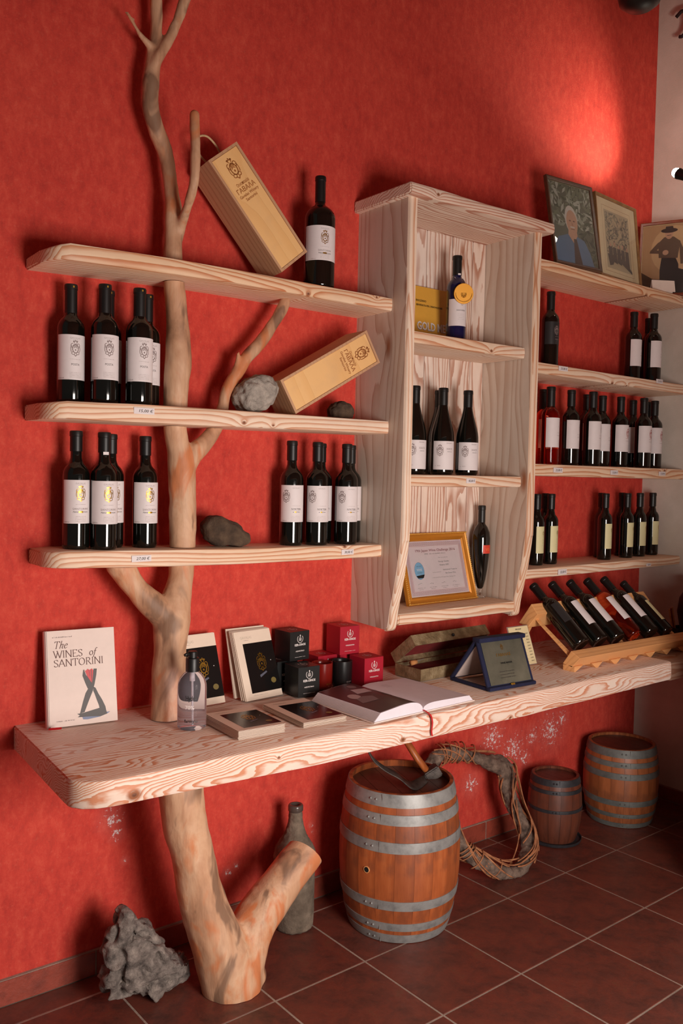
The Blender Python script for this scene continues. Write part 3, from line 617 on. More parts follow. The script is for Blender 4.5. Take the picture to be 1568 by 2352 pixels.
def make_bottle(kind):
    t = thing('wine_bottle', '', 'bottle')
    G = dict(posta=BLACKGLASS, santorini=BLACKGLASS, magnum=BLACKGLASS, nykteri=BLACKGLASS, burgundy=BLACKGLASS, blue=BLUEGLASS, amphora=BLACKGLASS, black=BLACKGLASS, plain=BLACKGLASS, pinkcrest=BLACKGLASS, rose=ROSE, cream=BLACKGLASS)[kind]
    h, r = dict(magnum=(.355, .0495), santorini=(.32, .036), nykteri=(.334, .038), posta=(.32, .0365), burgundy=(.31, .0415), blue=(.31, .036), amphora=(.31, .033), cream=(.285, .030)).get(kind, (.31, .036))
    prof = BURG if kind == 'burgundy' else (AMPH if kind == 'amphora' else bordeaux(h, r))
    if kind == 'cream': prof = bordeaux(h, r, .0135, .60, .73)
    mk('glass', lathe(prof, 40), G, t, auto=.9)
    cz = {'posta': .70, 'santorini': .825, 'nykteri': .81, 'burgundy': .79, 'blue': .77, 'amphora': .815, 'cream': .78, 'rose': .73, 'magnum': .77, 'black': .76}.get(kind, .78)
    nr = .0112 if kind == 'amphora' else (.0135 if kind == 'cream' else .0148)
    mk('capsule', capsule_bm(nr+(.0012 if kind == 'rose' else .0006), h*cz, h), FOIL, t, auto=.6)
    if kind == 'posta':
        o = mk('seal', box_bm(-.002, -.0006, 0, .002, 0, .005), GOLD, t); o.location = (.003, -.0172, h-.011)
    A = Art()
    if kind in ('santorini', 'posta', 'nykteri', 'magnum'):
        k = h/.32; z0, z1 = {'santorini': (.070, .187), 'posta': (.061, .181), 'nykteri': (.075, .192), 'magnum': (.082, .190)}[kind]; z0, z1 = z0, z1
        lb = label_strip('label', r, z0, z1, r*2.62, PAPER, t); H = z1-z0; cx = .004
        if kind != 'nykteri':
            A.crest(cx, z1-.037, .046, GOLD if kind != 'posta' else GREYINK); 
            A.text('GAVALAS', cx, z1-.0115, .0048, PALEINK, w=.028); A.small(cx-.007, cx+.007, z1-.0145, .0016, PALEINK)
            A.small(cx-.014, cx+.014, z1-.066, .0016, PALEINK)
            if kind == 'posta': A.text('POSTA', cx, z1-.082, .0058, DARKINK, w=.022)
            else: A.text('SANTORINI', cx, z1-.080, .0055, GREYINK, w=.043); A.text('Natural Ferment', cx, z1-.0875, .0048, DARKINK, w=.042, shear=.2); A.rect(cx-.006, z1-.088, cx+.006, z1-.0835, GOLD, 2)
        else:
            A.crest(-.028, z1-.036, .044, GREYINK); A.text('GAVALAS', .004, z1-.011, .0045, PALEINK, w=.024); A.text('NYKTERI', .006, z1-.079, .0066, DARKINK, w=.032)
            A.small(-.008, .020, z1-.066, .0014, PALEINK); A.small(-.006, .018, z1-.086, .0028, DARKINK); A.rect(0, z1-.087, .006, z1-.083, GOLD, 2); A.rect(.036, z1-.038, .039, z1-.024, BLACKINK)
        for i in range(4): A.small(cx-.015, cx+.016, z0+.006+.0042*i, .0015, PALEINK)
        A.small(-.042, -.026, z0+.003, .003, PALEINK)
    elif kind == 'burgundy':
        lb = label_strip('label', r, .018, .119, .095, PAPER, t)
        A.crest(-.022, .085, .044, GREYINK); A.text('GAVALAS', .012, .110, .004, GREYINK, w=.022); A.text('XAOS', .014, .088, .0075, GREYINK, w=.026); A.small(.004, .024, .0805, .0025, DARKINK)
        A.poly([(.006, .018), (.0005, .036), (.009, .033), (.006, .058), (.017, .044), (.021, .062), (.026, .043), (.036, .050), (.032, .030), (.037, .018)], BLACKINK); A.small(-.040, -.020, .030, .004, PALEINK)
    elif kind in ('plain', 'pinkcrest', 'rose', 'black'):
        dk = kind == 'black'; lb = label_strip('label', r, .068 if not dk else .095, .185, .088 if not dk else .080, sm('charcoal_label', (46, 45, 46), .35) if dk else PAPER, t)
        ink = GREYINK if dk else PALEINK; cx = .012
        if kind == 'pinkcrest': A.crest(cx+.006, .148, .044, REDINK)
        elif kind == 'plain': A.crest(cx+.012, .152, .036, PALEINK)
        elif kind == 'rose':
            for p in ((.016, .165), (.020, .158), (.012, .150), (.022, .146)): A.disc(p[0], p[1], .0011, .0011, REDINK, 1, 6)
        elif dk: A.crest(.010, .150, .04, GREYINK)
        A.small(cx-.010, cx+.022, .125, .0022, REDINK if kind == 'pinkcrest' else ink); A.text('GAVALAS' if not dk else 'VINSANTO', cx+.004, .113, .0045, ink, w=.026)
        for i in range(4): A.small(cx-.006, cx+.022, .078+.006*i if not dk else .098+.005*i, .0016, ink)
    elif kind == 'blue':
        lb = label_strip('label', r, .055, .150, .078, PAPER, t); A.crest(.012, .135, .02, PALEINK); A.text('SANTORINI', .008, .108, .005, DARKINK, w=.034)
        for i in range(4): A.small(-.004, .022, .078+.006*i, .0016, PALEINK)
        o = mk('seal', box_bm(-.005, -.0006, 0, .005, 0, .006), PAPER, t); o.location = (.004, -.0166, h*.77)
    elif kind == 'amphora':
        lb = label_strip('label', .0325, .150, .178, .038, sm('red_band_label', (214, 62, 40), .5), t); lb.rotation_euler = (0, 0, .45)
        A.text('V5', 0, .159, .010, sm('orange_ink', (236, 130, 60), .5), w=.018); A.rect(.010, .1502, .0185, .1778, sm('orange_ink', (236, 130, 60), .5), 0)
        mk('foot', lathe([(0, 0), (.020, 0), (.021, .003), (.010, .006), (.005, .010), (.0045, .022), (.007, .030), (0, .030)], 32), CLEAR, t, auto=.9)
    elif kind == 'cream':
        lb = label_strip('label', r, .048, .155, .056, CREAM, t); A.crest(.006, .128, .020, GOLD)
        for i in range(7): A.small(.002, .008, .085+.006*i, .004, GOLD)
        for i in range(4): A.small(-.004, .018, .058+.007*i, .0018, PALEINK)
    if A.f: A.build('print', lb, cyl_fn(r if kind != 'amphora' else .0325), step=.004)
    return t
def bottle(kind, loc, rz, label, group=None):
    if kind not in protos:
        t = protos[kind] = make_bottle(kind); t.location = loc; t.rotation_euler = (0, 0, rz); t['label'] = label
        if group: t['group'] = group
        return t
    return dup(protos[kind], loc, rz, label, group)
g1, g2, g3, g4 = 'white-labelled bottles on the middle tree shelf', 'gold-crested bottles on the lowest tree shelf', 'bottles beside the cabinet on the lowest tree shelf', 'sloping-shouldered bottles in the cabinet'
zs2 = lambda x: at(T2, x)+.0006
zs3 = lambda x: at(T3, x)+.0006
zs1 = lambda x: at(T1, x)+.0006
z2 = zs2(-.2); z3 = zs3(-.2)
for x, y, rz, lb in ((-.243, -.062, -.12, 'white-labelled dark bottle nearest the left end of the 15,00 € shelf'), (-.170, -.118, -.16, 'second white-labelled dark bottle on the 15,00 € shelf, standing forward'), (-.128, -.041, -.14, 'white-labelled dark bottle half hidden behind the second one on the 15,00 € shelf'),
                     (-.074, -.128, -.16, 'front white-labelled dark bottle directly above the 15,00 € tag'), (-.020, -.062, -.1, 'white-labelled dark bottle squeezed between the 15,00 € front bottle and the trunk')):
    bottle('posta', (x, y, zs2(x)), rz, lb, g1)
for x, y, rz, lb in ((-.2344, -.085, -.10, 'gold-crested bottle nearest the left end of the 27,00 € shelf'), (-.166, -.112, -.13, 'gold-crested bottle with a small white square on its neck'), (-.118, -.044, -.1, 'gold-crested bottle half hidden behind the one with the white neck square'),
                     (-.022, -.062, -.1, 'gold-crested bottle standing alone above the 27,00 € tag beside the trunk')):
    o = bottle('santorini', (x, y, zs3(x)), rz, lb, g2)
    if 'with a small' in lb: mk('neck_sticker', box_bm(-.0075, -.0173, .258, .0075, -.0163, .266), PAPER, o)
for u, y, rz, lb in ((669, -.088, -.30, 'first of the bottles left of the 30,00 € tag, nearest the lava stone'), (728, -.100, -.30, 'middle bottle of the front trio beside the 30,00 € tag'), (742, -.034, -.3, 'bottle standing behind the middle one of the trio by the 30,00 € tag'), (794, -.098, -.3, 'bottle directly above the 30,00 € tag'), (803, -.030, -.3, 'rear bottle nearest the cabinet on the 30,00 € shelf')):
    x = {669: 0.4716, 728: 0.5648, 742: 0.6275, 794: 0.6872, 803: 0.7576}[u]
    bottle('nykteri', (x, y, zs3(x)), rz, lb, g3)
bottle('magnum', (0.5406, -.12, zs1(.55)), -.35, 'large dark bottle standing alone on the uppermost tree shelf')
b = bottle('blue', (1.1482, -.13, 1.9582), -.5, 'blue bottle with a round gold medal hung from its neck')
md = bmesh.new(); M_ = Matrix.Translation((.014, -.0415, .168)) @ Matrix.Rotation(.12, 4, 'X') @ Matrix.Rotation(PI/2, 4, 'X')
bmesh.ops.create_cone(md, cap_ends=True, segments=40, radius1=.036, radius2=.036, depth=.003, matrix=M_); bmesh.ops.bevel(md, geom=[e for e in md.edges if len(e.link_faces) == 2 and any(len(f.verts) > 10 for f in e.link_faces)], offset=.001, segments=1, affect='EDGES')
md = mk('medal', md, sm('gold_foil', (226, 158, 44), .42, Metallic=.35), b); rb = bmesh.new(); tube(rb, [(-.012, -.013, .232), (.004, -.020, .214), (.014, -.041, .203)], .005, 8, flat=.2); tube(rb, [(.016, -.006, .226), (.018, -.022, .214), (.016, -.041, .203)], .005, 8, flat=.2); mk('ribbon', rb, sm('lilac_ribbon', (150, 130, 136), .7), b)
A = Art(); A.arc(.014, .168, .030, .030, 0, 2*PI, .0012, GOLD, 1, 28); A.crest(.014, .168, .035, GOLD); A.build('relief', md, lambda a, b2, L: Vector((a, -.0434-.0003*L+(b2-.168)*.12, b2)))
for u, v, y, rz, lb in ((957, 985, -.10, -.35, 'sloping-shouldered bottle half hidden by the cabinet left side board'), (1018, 985, -.115, -.42, 'middle front sloping-shouldered bottle with dark star label'), (1010, 985, -.060, -.4, 'sloping-shouldered bottle directly behind the middle one'), (1074, 985, -.115, -.42, 'sloping-shouldered bottle standing above the 45,00 € tag')):
    x = {957: 0.9693, 1018: 1.0857, 1010: 1.1416, 1074: 1.2119}[u]; y = {957: -.12, 1018: -.14, 1010: -.062, 1074: -.14}[u]
    bottle('burgundy', (x, y, 1.4803), rz, lb, g4)
bottle('amphora', (1.376, -.070, 1.0093), -.45, 'dark amphora-shaped bottle on a clear glass foot beside the gold frame').scale = (1.06, 1.06, 1.15)
R2 = 1.9185; g5, g6, g7 = 'bottles below the photograph shelf', 'bottles in the crowded far row', 'slender cream-labelled bottles'
bottle('black', (1.7236, -.09, R2), -.35, 'charcoal-labelled bottle against the cabinet, below the photographs', g5)
for x, y, lb in ((2.2985, -.09, 'white-labelled bottle standing apart below the photographs'), (2.4734, -.05, 'bottle hidden behind the last one below the photographs'), (2.3916, -.13, 'white-labelled bottle below the photographs nearest the white wall')):
    bottle('plain', (x, y, 1.9185-(x-XR)*.009), -.05, lb, g5)
R3 = 1.5306
for kind, u, y, lb in (('rose', 1241, -.075, 'rosé bottle mostly hidden behind the cabinet board and the front rosé bottle'), ('rose', 1265, -.14, 'rosé bottle in full view at the front of the crowded row'), 
        ('plain', 1311, -.135, 'white-labelled bottle next to the rosé bottles'), ('plain', 1344, -.055, 'rear bottle in shade between the first two white labels'), ('plain', 1361, -.15, 'front bottle left of the tag reading 13,00 €'), ('plain', 1381, -.075, 'bottle half hidden behind the one left of the 13,00 € tag'),
        ('pinkcrest', 1425, -.12, 'pink-crested bottle above the 13,00 € tag'), ('pinkcrest', 1452, -.045, 'rear pink-crested bottle in deep shade'), ('pinkcrest', 1478, -.135, 'front pink-crested bottle second from the white wall'), ('pinkcrest', 1486, -.05, 'rear pink-crested bottle near the white wall'), ('pinkcrest', 1503, -.095, 'pink-crested bottle nearest the white wall')):
    x = {1241: 1.7453, 1265: 1.6811, 1252: 1.7853, 1311: 1.8364, 1344: 2.0343, 1361: 1.948, 1381: 2.1177, 1425: 2.2079, 1452: 2.3807, 1478: 2.3218, 1486: 2.5054, 1503: 2.4685}[u]
    y = {1241: -.05, 1265: -.14, 1252: -.04, 1311: -.12, 1344: -.05, 1361: -.145, 1381: -.07, 1425: -.10, 1452: -.045, 1478: -.14, 1486: -.04, 1503: -.10}[u]
    bottle(kind, (x, y, R3-(x-XR)*.0018), -.12 if kind != 'pinkcrest' else -.3, lb, g6)
for x, y, lb in ((1.6474, -.115, 'cream-labelled slender bottle half hidden by the cabinet board'), (1.776, -.05, 'slender bottle in shade behind the pair by the cabinet'), (1.7343, -.115, 'cream-labelled slender bottle in full view beside the cabinet'),
                 (2.0851, -.125, 'cream-labelled slender bottle first of the far group'), (2.148, -.06, 'slender bottle behind the first of the far group'), (2.2515, -.12, 'cream-labelled slender bottle second of the far group'), (2.3074, -.055, 'slender bottle in shade behind the second of the far group'),
                 (2.3629, -.11, 'cream-labelled slender bottle third of the far group'), (2.4782, -.10, 'cream-labelled slender bottle nearest the white wall')):
    s = bottle('cream', (x, y, 1.1255+(x-XR)*.0078), .05, lb, g7)

# ---------------------------------------------------------------- wooden wine boxes and stones
def wine_box(loc, rot, dims, label, vertical, face_rot=0):
    w, d, h = dims; t = thing('wine_box', label, 'box', loc, rot)
    f = .008
    bm = bmesh.new()
    if vertical: L = h; cx = w/2
    add_box(bm, 0, .004, 0, f, d, h); add_box(bm, w-f, .004, 0, w, d, h); add_box(bm, f, .004, 0, w-f, d, f); add_box(bm, f, .004, h-f, w-f, d, h); add_box(bm, f, d-f, f, w-f, d, h-f)
    mk('case', bm, PLYDARK, t)
    bm = box_bm(f+.0006, .006, f+.0006, w-f-.0006, .011, h-f-.0006, .0008, seg=1); lid = mk('lid', bm, PLY, t)
    A = Art()
    if vertical:
        A.crest(w/2, h*.845, .068, BROWNINK)
        for s_, z, hh, ww in (('Οινοποιείο', .715, .0095, .05), ('ΓΑΒΑΛΑ', .665, .014, .074), ('Gavalas Winery', .628, .0085, .078), ('Santorini', .593, .0085, .046)): A.text(s_, w/2, h*z, hh, BROWNINK, w=ww, bold=.01)
        A.build('print', lid, flat_fn(.0058)); hx, hz, up = w/2, h, (0, 1)
        rp = [(w/2-.030, d*.5, h-.002), (w/2-.036, d*.5, h+.03), (w/2-.024, d*.5, h+.062), (w/2, d*.5, h+.070), (w/2+.022, d*.5, h+.058), (w/2+.030, d*.5, h+.028), (w/2+.028, d*.5, h-.002)]
    else:
        ang = -PI/2
        for s_, q, hh, ww in (('Οινοποιείο', .738, .0095, .05), ('ΓΑΒΑΛΑ', .695, .014, .074), ('Gavalas Winery', .657, .0085, .078), ('Santorini', .625, .0085, .046)): A.text(s_, w*q, h/2, hh, BROWNINK, w=ww, bold=.01, rot=ang)
        B = Art(); B.crest(0, 0, .068, BROWNINK); n0 = len(A.v); A.v += [(w*.86+b_, h/2-a_) for a_, b_ in B.v]; A.L += B.L; m_ = A._m(BROWNINK)
        for f_ in B.f: A.f.append(tuple(i+n0 for i in f_)); A.mi.append(m_)
        A.build('print', lid, flat_fn(.0058)); rp = [(w-.002, d*.5, h/2+.018), (w+.018, d*.5, h/2+.018), (w+.024, d*.5, h/2), (w+.016, d*.5, h/2-.018), (w-.002, d*.5, h/2-.018)]
    bm = bmesh.new(); tube(bm, spl(rp, 5), .0032, 8); mk('rope_handle', bm, ROPE, t, smooth=True); return t
wine_box((.3586, -.184, 2.0795), (-.0963, -.6889, .0015), (.1203, .122, .3717), 'pale wooden wine box leaning upright against the tree branch on the uppermost shelf', True)
wine_box((.4305, -.168, 1.6585), (0, -.5265, -.0525), (.3724, .122, .1150), 'pale wooden wine box tilted on its long side beside a grey stone', False)
def stone(label, mat, outline, y0, y1, ctr, loc, voxel=.005, amp=.006, freq=22, ridge=0, smooth=4, taper=.6, name='stone', base=None):
    """solid from a silhouette (x, z) between two depths with a tapered front and back"""
    bm = bmesh.new(); cx = sum(p[0] for p in outline)/len(outline); cz = sum(p[1] for p in outline)/len(outline); rings = []
    for y, k in ((y0, taper), (y0+(y1-y0)*.22, .95), (y0+(y1-y0)*.5, 1.0), (y0+(y1-y0)*.8, .92), (y1, taper)):
        rings.append([bm.verts.new((cx+(x-cx)*k, y, cz+(z-cz)*k if z > min(p[1] for p in outline)+.004 else z)) for x, z in outline])
    n = len(outline); bm.faces.new(rings[0]); bm.faces.new(rings[-1][::-1])
    for A, B in zip(rings, rings[1:]):
        for i in range(n): bm.faces.new((A[i], B[i], B[(i+1) % n], A[(i+1) % n]))
    bmesh.ops.recalc_face_normals(bm, faces=bm.faces[:]); me = evaluated(bm, [('REMESH', dict(mode='VOXEL', voxel_size=voxel)), ('SMOOTH', dict(factor=.5, iterations=smooth))]); displace(me, amp, freq, ridge)
    zm = min(v.co.z for v in me.vertices)
    for v in me.vertices: v.co.z += ctr[2]-zm
    o = mk(name, me, mat, None, smooth=True, inv=Matrix.Translation([-c for c in ctr])); o.location = ctr; return tag(o, label, 'stone')
PALEROCK = mat_noise('pale_pumice', [(120, 112, 104), (168, 158, 148), (196, 184, 172)], 26, .95, 1.0, 90, .006)
DARKROCK = mat_noise('dark_lava', [(46, 36, 28), (80, 62, 48), (104, 84, 64)], 22, .95, .9, 80, .005)
LAVA = mat_noise('grey_lava', [(48, 42, 40), (104, 94, 88), (140, 128, 120), (176, 162, 150)], 30, .95, 1.0, 110, .006)
def xz(P): return [(p[0], p[2]) for p in P]
stone('round pale grey porous stone beside the tilted wine box', PALEROCK, xz([(0.2473, -0.12, 1.6717), (0.2361, -0.12, 1.7087), (0.2521, -0.12, 1.7476), (0.2914, -0.12, 1.7731), (0.3461, -0.12, 1.7791), (0.3752, -0.12, 1.7589), (0.3807, -0.12, 1.7258), (0.3606, -0.12, 1.6908), (0.3325, -0.12, 1.6664), (0.2781, -0.12, 1.6618)]), -.170, -.065, (.306, -.12, at(T2, .3)+.001), None, .0045, .006, 30, .012)
stone('small dark round stone under the raised end of the tilted wine box', DARKROCK, xz([(0.6177, -0.09, 1.6621), (0.6134, -0.09, 1.6904), (0.6326, -0.09, 1.7145), (0.6633, -0.09, 1.7209), (0.6948, -0.09, 1.7129), (0.7086, -0.09, 1.6861), (0.7017, -0.09, 1.6639)]), -.125, -.06, (.64, -.09, at(T2, .64)+.001), None, .004, .003, 40, .006)
stone('angular dark brown lava stone on the lowest tree shelf', DARKROCK, xz([(0.1563, -0.09, 1.2705), (0.1468, -0.09, 1.3163), (0.1728, -0.09, 1.3446), (0.2026, -0.09, 1.3455), (0.2717, -0.09, 1.3139), (0.3081, -0.09, 1.2821), (0.3101, -0.09, 1.259), (0.2805, -0.09, 1.2506), (0.1891, -0.09, 1.2537)]), -.135, -.05, (.24, -.09, at(T3, .24)+.001), None, .0045, .003, 26, .006)
stone('large grey pitted lava rock leaning on the floor beside the driftwood leg', LAVA, xz([(-0.1986, -0.2, 0.0374), (-0.1884, -0.2, -0.0003), (-0.1382, -0.2, -0.019), (-0.0471, -0.2, -0.0403), (0.0549, -0.2, -0.0353), (0.0728, -0.2, -0.012), (0.0636, -0.2, 0.039), (0.0543, -0.2, 0.01), (0.0118, -0.2, 0.0884), (-0.0198, -0.2, 0.1266), (-0.0432, -0.2, 0.1817), (-0.083, -0.2, 0.2213), (-0.1284, -0.2, 0.2694), (-0.1461, -0.2, 0.2722), (-0.1633, -0.2, 0.2313), (-0.1839, -0.2, 0.1834), (-0.1944, -0.2, 0.1205)]), -.245, -.13, (-.07, -.19, .001), None, .0042, .012, 17, .060, 1, name='lava_rock')
bpy.data.objects['lava_rock'].scale = (1, 1, .87)

# ---------------------------------------------------------------- certificate, medal card
def frame_bm(w, h, d, fw, prof=None, th=.012):
    """mitred picture frame: outer w x h, rail width fw; front at y = 0, back at y = th"""
    prof = prof or [(0, .003), (0, 0), (.3, -.001), (.75, .002), (1, .004), (1, th*.7)]
    bm = bmesh.new(); R = []
    for k, y in prof:
        o = k*fw; R.append([bm.verts.new(p) for p in ((o, y, o), (w-o, y, o), (w-o, y, h-o), (o, y, h-o))])
    R.insert(0, [bm.verts.new(p) for p in ((0, th, 0), (w, th, 0), (w, th, h), (0, th, h))])
    R.append([bm.verts.new(p) for p in ((fw, th, fw), (w-fw, th, fw), (w-fw, th, h-fw), (fw, th, h-fw))]); R.append(R[0])
    for A, B in zip(R, R[1:]):
        for i in range(4): bm.faces.new((A[i], A[(i+1) % 4], B[(i+1) % 4], B[i]))
    bmesh.ops.recalc_face_normals(bm, faces=bm.faces[:]); return bm
t = thing('framed_certificate', 'wine award certificate in an ornate gold frame leaning inside the cabinet', 'certificate', (.972, -.111, 1.0095), (-.265, 0, .054)); w, h = .372, .264
GF = sm('gilt_frame', (202, 130, 40), .38, Metallic=.35); GB = sm('gilt_beading', (236, 190, 96), .35, Metallic=.4)
fr_ = mk('frame', frame_bm(w, h, 0, .030, [(0, .004), (.05, 0), (.2, -.002), (.32, .002), (.6, .006), (.8, .004), (1, .009), (1, .010)], .014), GF, t, auto=.7)
bm = bmesh.new()
n = int((2*w+2*h)/.0095); per = [(w*i/int(w/.0075), .0045) for i in range(int(w/.0075)+1)] + [(w*i/int(w/.0075), h-.0045) for i in range(int(w/.0075)+1)] + [(q, h*i/int(h/.0075)) for q in (.0045, w-.0045) for i in range(1, int(h/.0075))]
for x, z in per: bmesh.ops.create_icosphere(bm, subdivisions=1, radius=.0026, matrix=Matrix.Translation((x, -.002, z)))
o = mk('beading', bm, GB, fr_, smooth=True); o['kind'] = 'stuff'
pp = mk('certificate_sheet', box_bm(.028, .0095, .028, w-.028, .0105, h-.028), sm('certificate_paper', (232, 218, 220), .6), t)
A = Art(); PINKB = sm('guilloche_border', (206, 176, 180), .6); iw, ih = w-.056, h-.056; m = .028
for q0, q1 in (((m+.006, m+.006), (w-m-.006, m+.019)), ((m+.006, h-m-.019), (w-m-.006, h-m-.006)), ((m+.006, m+.019), (m+.019, h-m-.019)), ((w-m-.019, m+.019), (w-m-.006, h-m-.019))): A.rect(*q0, *q1, PINKB, 0)
for i in range(26): A.arc(m+.0125+(iw-.025)*i/25, m+.0125, .004, .004, 0, 2*PI, .0008, PAPER, 1, 6); A.arc(m+.0125+(iw-.025)*i/25, h-m-.0125, .004, .004, 0, 2*PI, .0008, PAPER, 1, 6)
A.stroke([(m+.021, m+.021), (w-m-.021, m+.021), (w-m-.021, h-m-.021), (m+.021, h-m-.021)], .0008, REDINK, 1, True)
cx = w*.515; MAROON = sm('maroon_ink', (132, 52, 62), .6)
A.text('19th Japan Wine Challenge 2016', cx, h*.735, .0095, MAROON, w=.215, bold=.008); A.text('WINE', cx-.052, h*.695, .0045, DARKINK, w=.02); A.small(cx-.035, cx+.052, h*.695, .004, GREYINK)
A.text('This is to certify that', cx+.035, h*.635, .0035, GREYINK, w=.052); A.text('George Gavalas', cx+.035, h*.575, .0055, DARKINK, w=.058); A.text('Vinsanto 2009', cx+.035, h*.525, .0055, DARKINK, w=.05)
A.text('has been awarded the', cx-.010, h*.43, .0035, GREYINK, w=.045); A.text('International Trophy for', cx+.064, h*.455, .0055, DARKINK, w=.078); A.text('Best Dessert Wine', cx+.064, h*.405, .0055, DARKINK, w=.056)
A.text('in the Grand Final of the Japan Wine Challenge 2016', cx+.025, h*.355, .0038, GREYINK, w=.125)
for i in range(4): A.small(m+.04+i*.062, m+.078+i*.062, m+.032, .0028, GREYINK); A.small(m+.046+i*.062, m+.07+i*.062, m+.026, .0025, GREYINK); A.stroke([(m+.045+i*.062+j*.005, m+.045+.006*random.random()) for j in range(5)], .0007, DARKINK)
BL1 = sm('seal_blue', (128, 178, 212), .5); ex, ez = m+.062, h*.50
A.disc(ex, ez-.008, .024, .031, BL1, 1); A.arc(ex, ez-.008, .0245, .0315, 0, 2*PI, .0012, sm('seal_rim', (92, 132, 170), .5), 2, 22); A.text('WINE', ex, ez-.008, .009, WHITEINK, L=3, w=.028); A.small(ex-.012, ex+.012, ez+.008, .003, DARKINK, 3); A.small(ex-.014, ex+.014, ez-.016, .003, DARKINK, 3)
A.poly([(ex-.020, ez-.026), (ex+.024, ez-.022), (ex+.016, ez-.035), (ex-.012, ez-.035)], BLACKINK, 3)
A.build('print', pp, flat_fn(.0095)); mk('glass_pane', box_bm(.0285, .0068, .0285, w-.0285, .0078, h-.0285), NT('picture_glass', .02, (255, 255, 255), Transmission_Weight=1.0, IOR=1.05).m, t)

GOLDCARD = sm('gold_card', (226, 168, 66), .45)
t = thing('award_placard', 'gold placard lettered GOLD MEDAL in the cabinet behind the blue bottle', 'placard', (.838, -.052, 1.9590), (-.09, 0, .0))
cd_ = mk('card', box_bm(0, 0, 0, .415, .003, .204, .0006, seg=1), GOLDCARD, t)
A = Art(); A.text('GOLD MEDAL', .300, .046, .030, WHITEINK, w=.205, bold=.02); A.text('GOLD MEDAL', .2985, .0445, .030, GREYINK, L=0, w=.205, bold=.02); A.text('BOLZANO', .222, .148, .0075, BLACKINK, w=.05, bold=.02); A.text('BENVENUTA PER L’INNOVAZIONE', .262, .132, .0068, BLACKINK, w=.13, bold=.02); A.build('lettering', cd_, flat_fn(0))

# ---------------------------------------------------------------- framed photographs
GLASSP = NT('picture_glass_clear', .015, (255, 255, 255), Transmission_Weight=1.0, IOR=1.25).m
def picture(name, label, loc, rot, w, h, fw, fmat, art, matte=None, group='framed photographs on the top far shelf'):
    t = thing(name, label, 'picture', loc, rot, group)
    mk('frame', frame_bm(w, h, 0, fw, None, .014), fmat, t, auto=.7); b = mk('backing', box_bm(fw*.9, .0085, fw*.9, w-fw*.9, .0125, h-fw*.9), matte or CREAM, t)
    A = Art(); art(A, w, h); A.build('photograph', b, flat_fn(.0085)); mk('glass_pane', box_bm(fw*.92, .0045, fw*.92, w-fw*.92, .0058, h-fw*.92), GLASSP, t); return t
ph = lambda n, c: sm('photo_'+n, c, .5)
def foliage(A, x0, z0, x1, z1, cols, n, s, seed=1, L=1):
    r = random.Random(seed)
    for i in range(n):
        x, z, a, k = r.uniform(x0, x1), r.uniform(z0, z1), r.uniform(0, PI), s*r.uniform(.5, 1.4); dx, dz = math.cos(a)*k, math.sin(a)*k
        p = [(x-dx, z-dz), (x+dz*.3, z-dx*.3), (x+dx, z+dz), (x-dz*.3, z+dx*.3)]; A.poly([(min(max(a_, x0), x1), min(max(b_, z0), z1)) for a_, b_ in p], r.choice(cols), L+i*.002)
def art1(A, w, h):
    f = .0145; A.rect(f, f, w-f, h-f, ph('olive', (104, 108, 92)), 0)
    foliage(A, f, h*.45, w-f, h-f, [ph('leaf_a', (150, 156, 140)), ph('leaf_b', (84, 92, 74)), ph('leaf_c', (180, 184, 172)), ph('leaf_d', (120, 128, 106))], 170, .022, 3); foliage(A, w*.55, f, w-f, h*.5, [ph('leaf_b', (84, 92, 74)), ph('leaf_e', (72, 78, 66))], 50, .02, 4)
    sh = ph('shirt_blue', (98, 122, 150)); A.poly([(f, f), (w*.86, f), (w*.80, h*.20), (w*.70, h*.33), (w*.52, h*.37), (w*.34, h*.37), (w*.14, h*.32), (f, h*.22)], sh, 2)
    sk = ph('skin', (196, 152, 124)); A.poly([(w*.36, h*.37), (w*.46, h*.28), (w*.56, h*.37), (w*.55, h*.44), (w*.38, h*.44)], sk, 2.5)
    A.disc(w*.46, h*.55, w*.135, h*.165, ph('hair_white', (206, 200, 192)), 2.7); A.disc(w*.47, h*.515, w*.118, h*.148, sk, 3); A.disc(w*.43, h*.535, .006, .003, ph('shade', (120, 84, 70)), 3.4, 8); A.disc(w*.515, h*.535, .006, .003, ph('shade', (120, 84, 70)), 3.4, 8); A.poly([(w*.465, h*.53), (w*.455, h*.48), (w*.495, h*.48)], ph('nose', (176, 128, 104)), 3.4); A.rect(w*.43, h*.435, w*.51, h*.442, ph('shade', (120, 84, 70)), 3.4); A.rect(w*.425, h*.455, w*.515, h*.47, ph('hair_white', (206, 200, 192)), 3.5)
    A.poly([(w*.47, h*.33), (w*.43, f), (w*.60, f), (w*.53, h*.33)], ph('tie', (84, 66, 60)), 3)
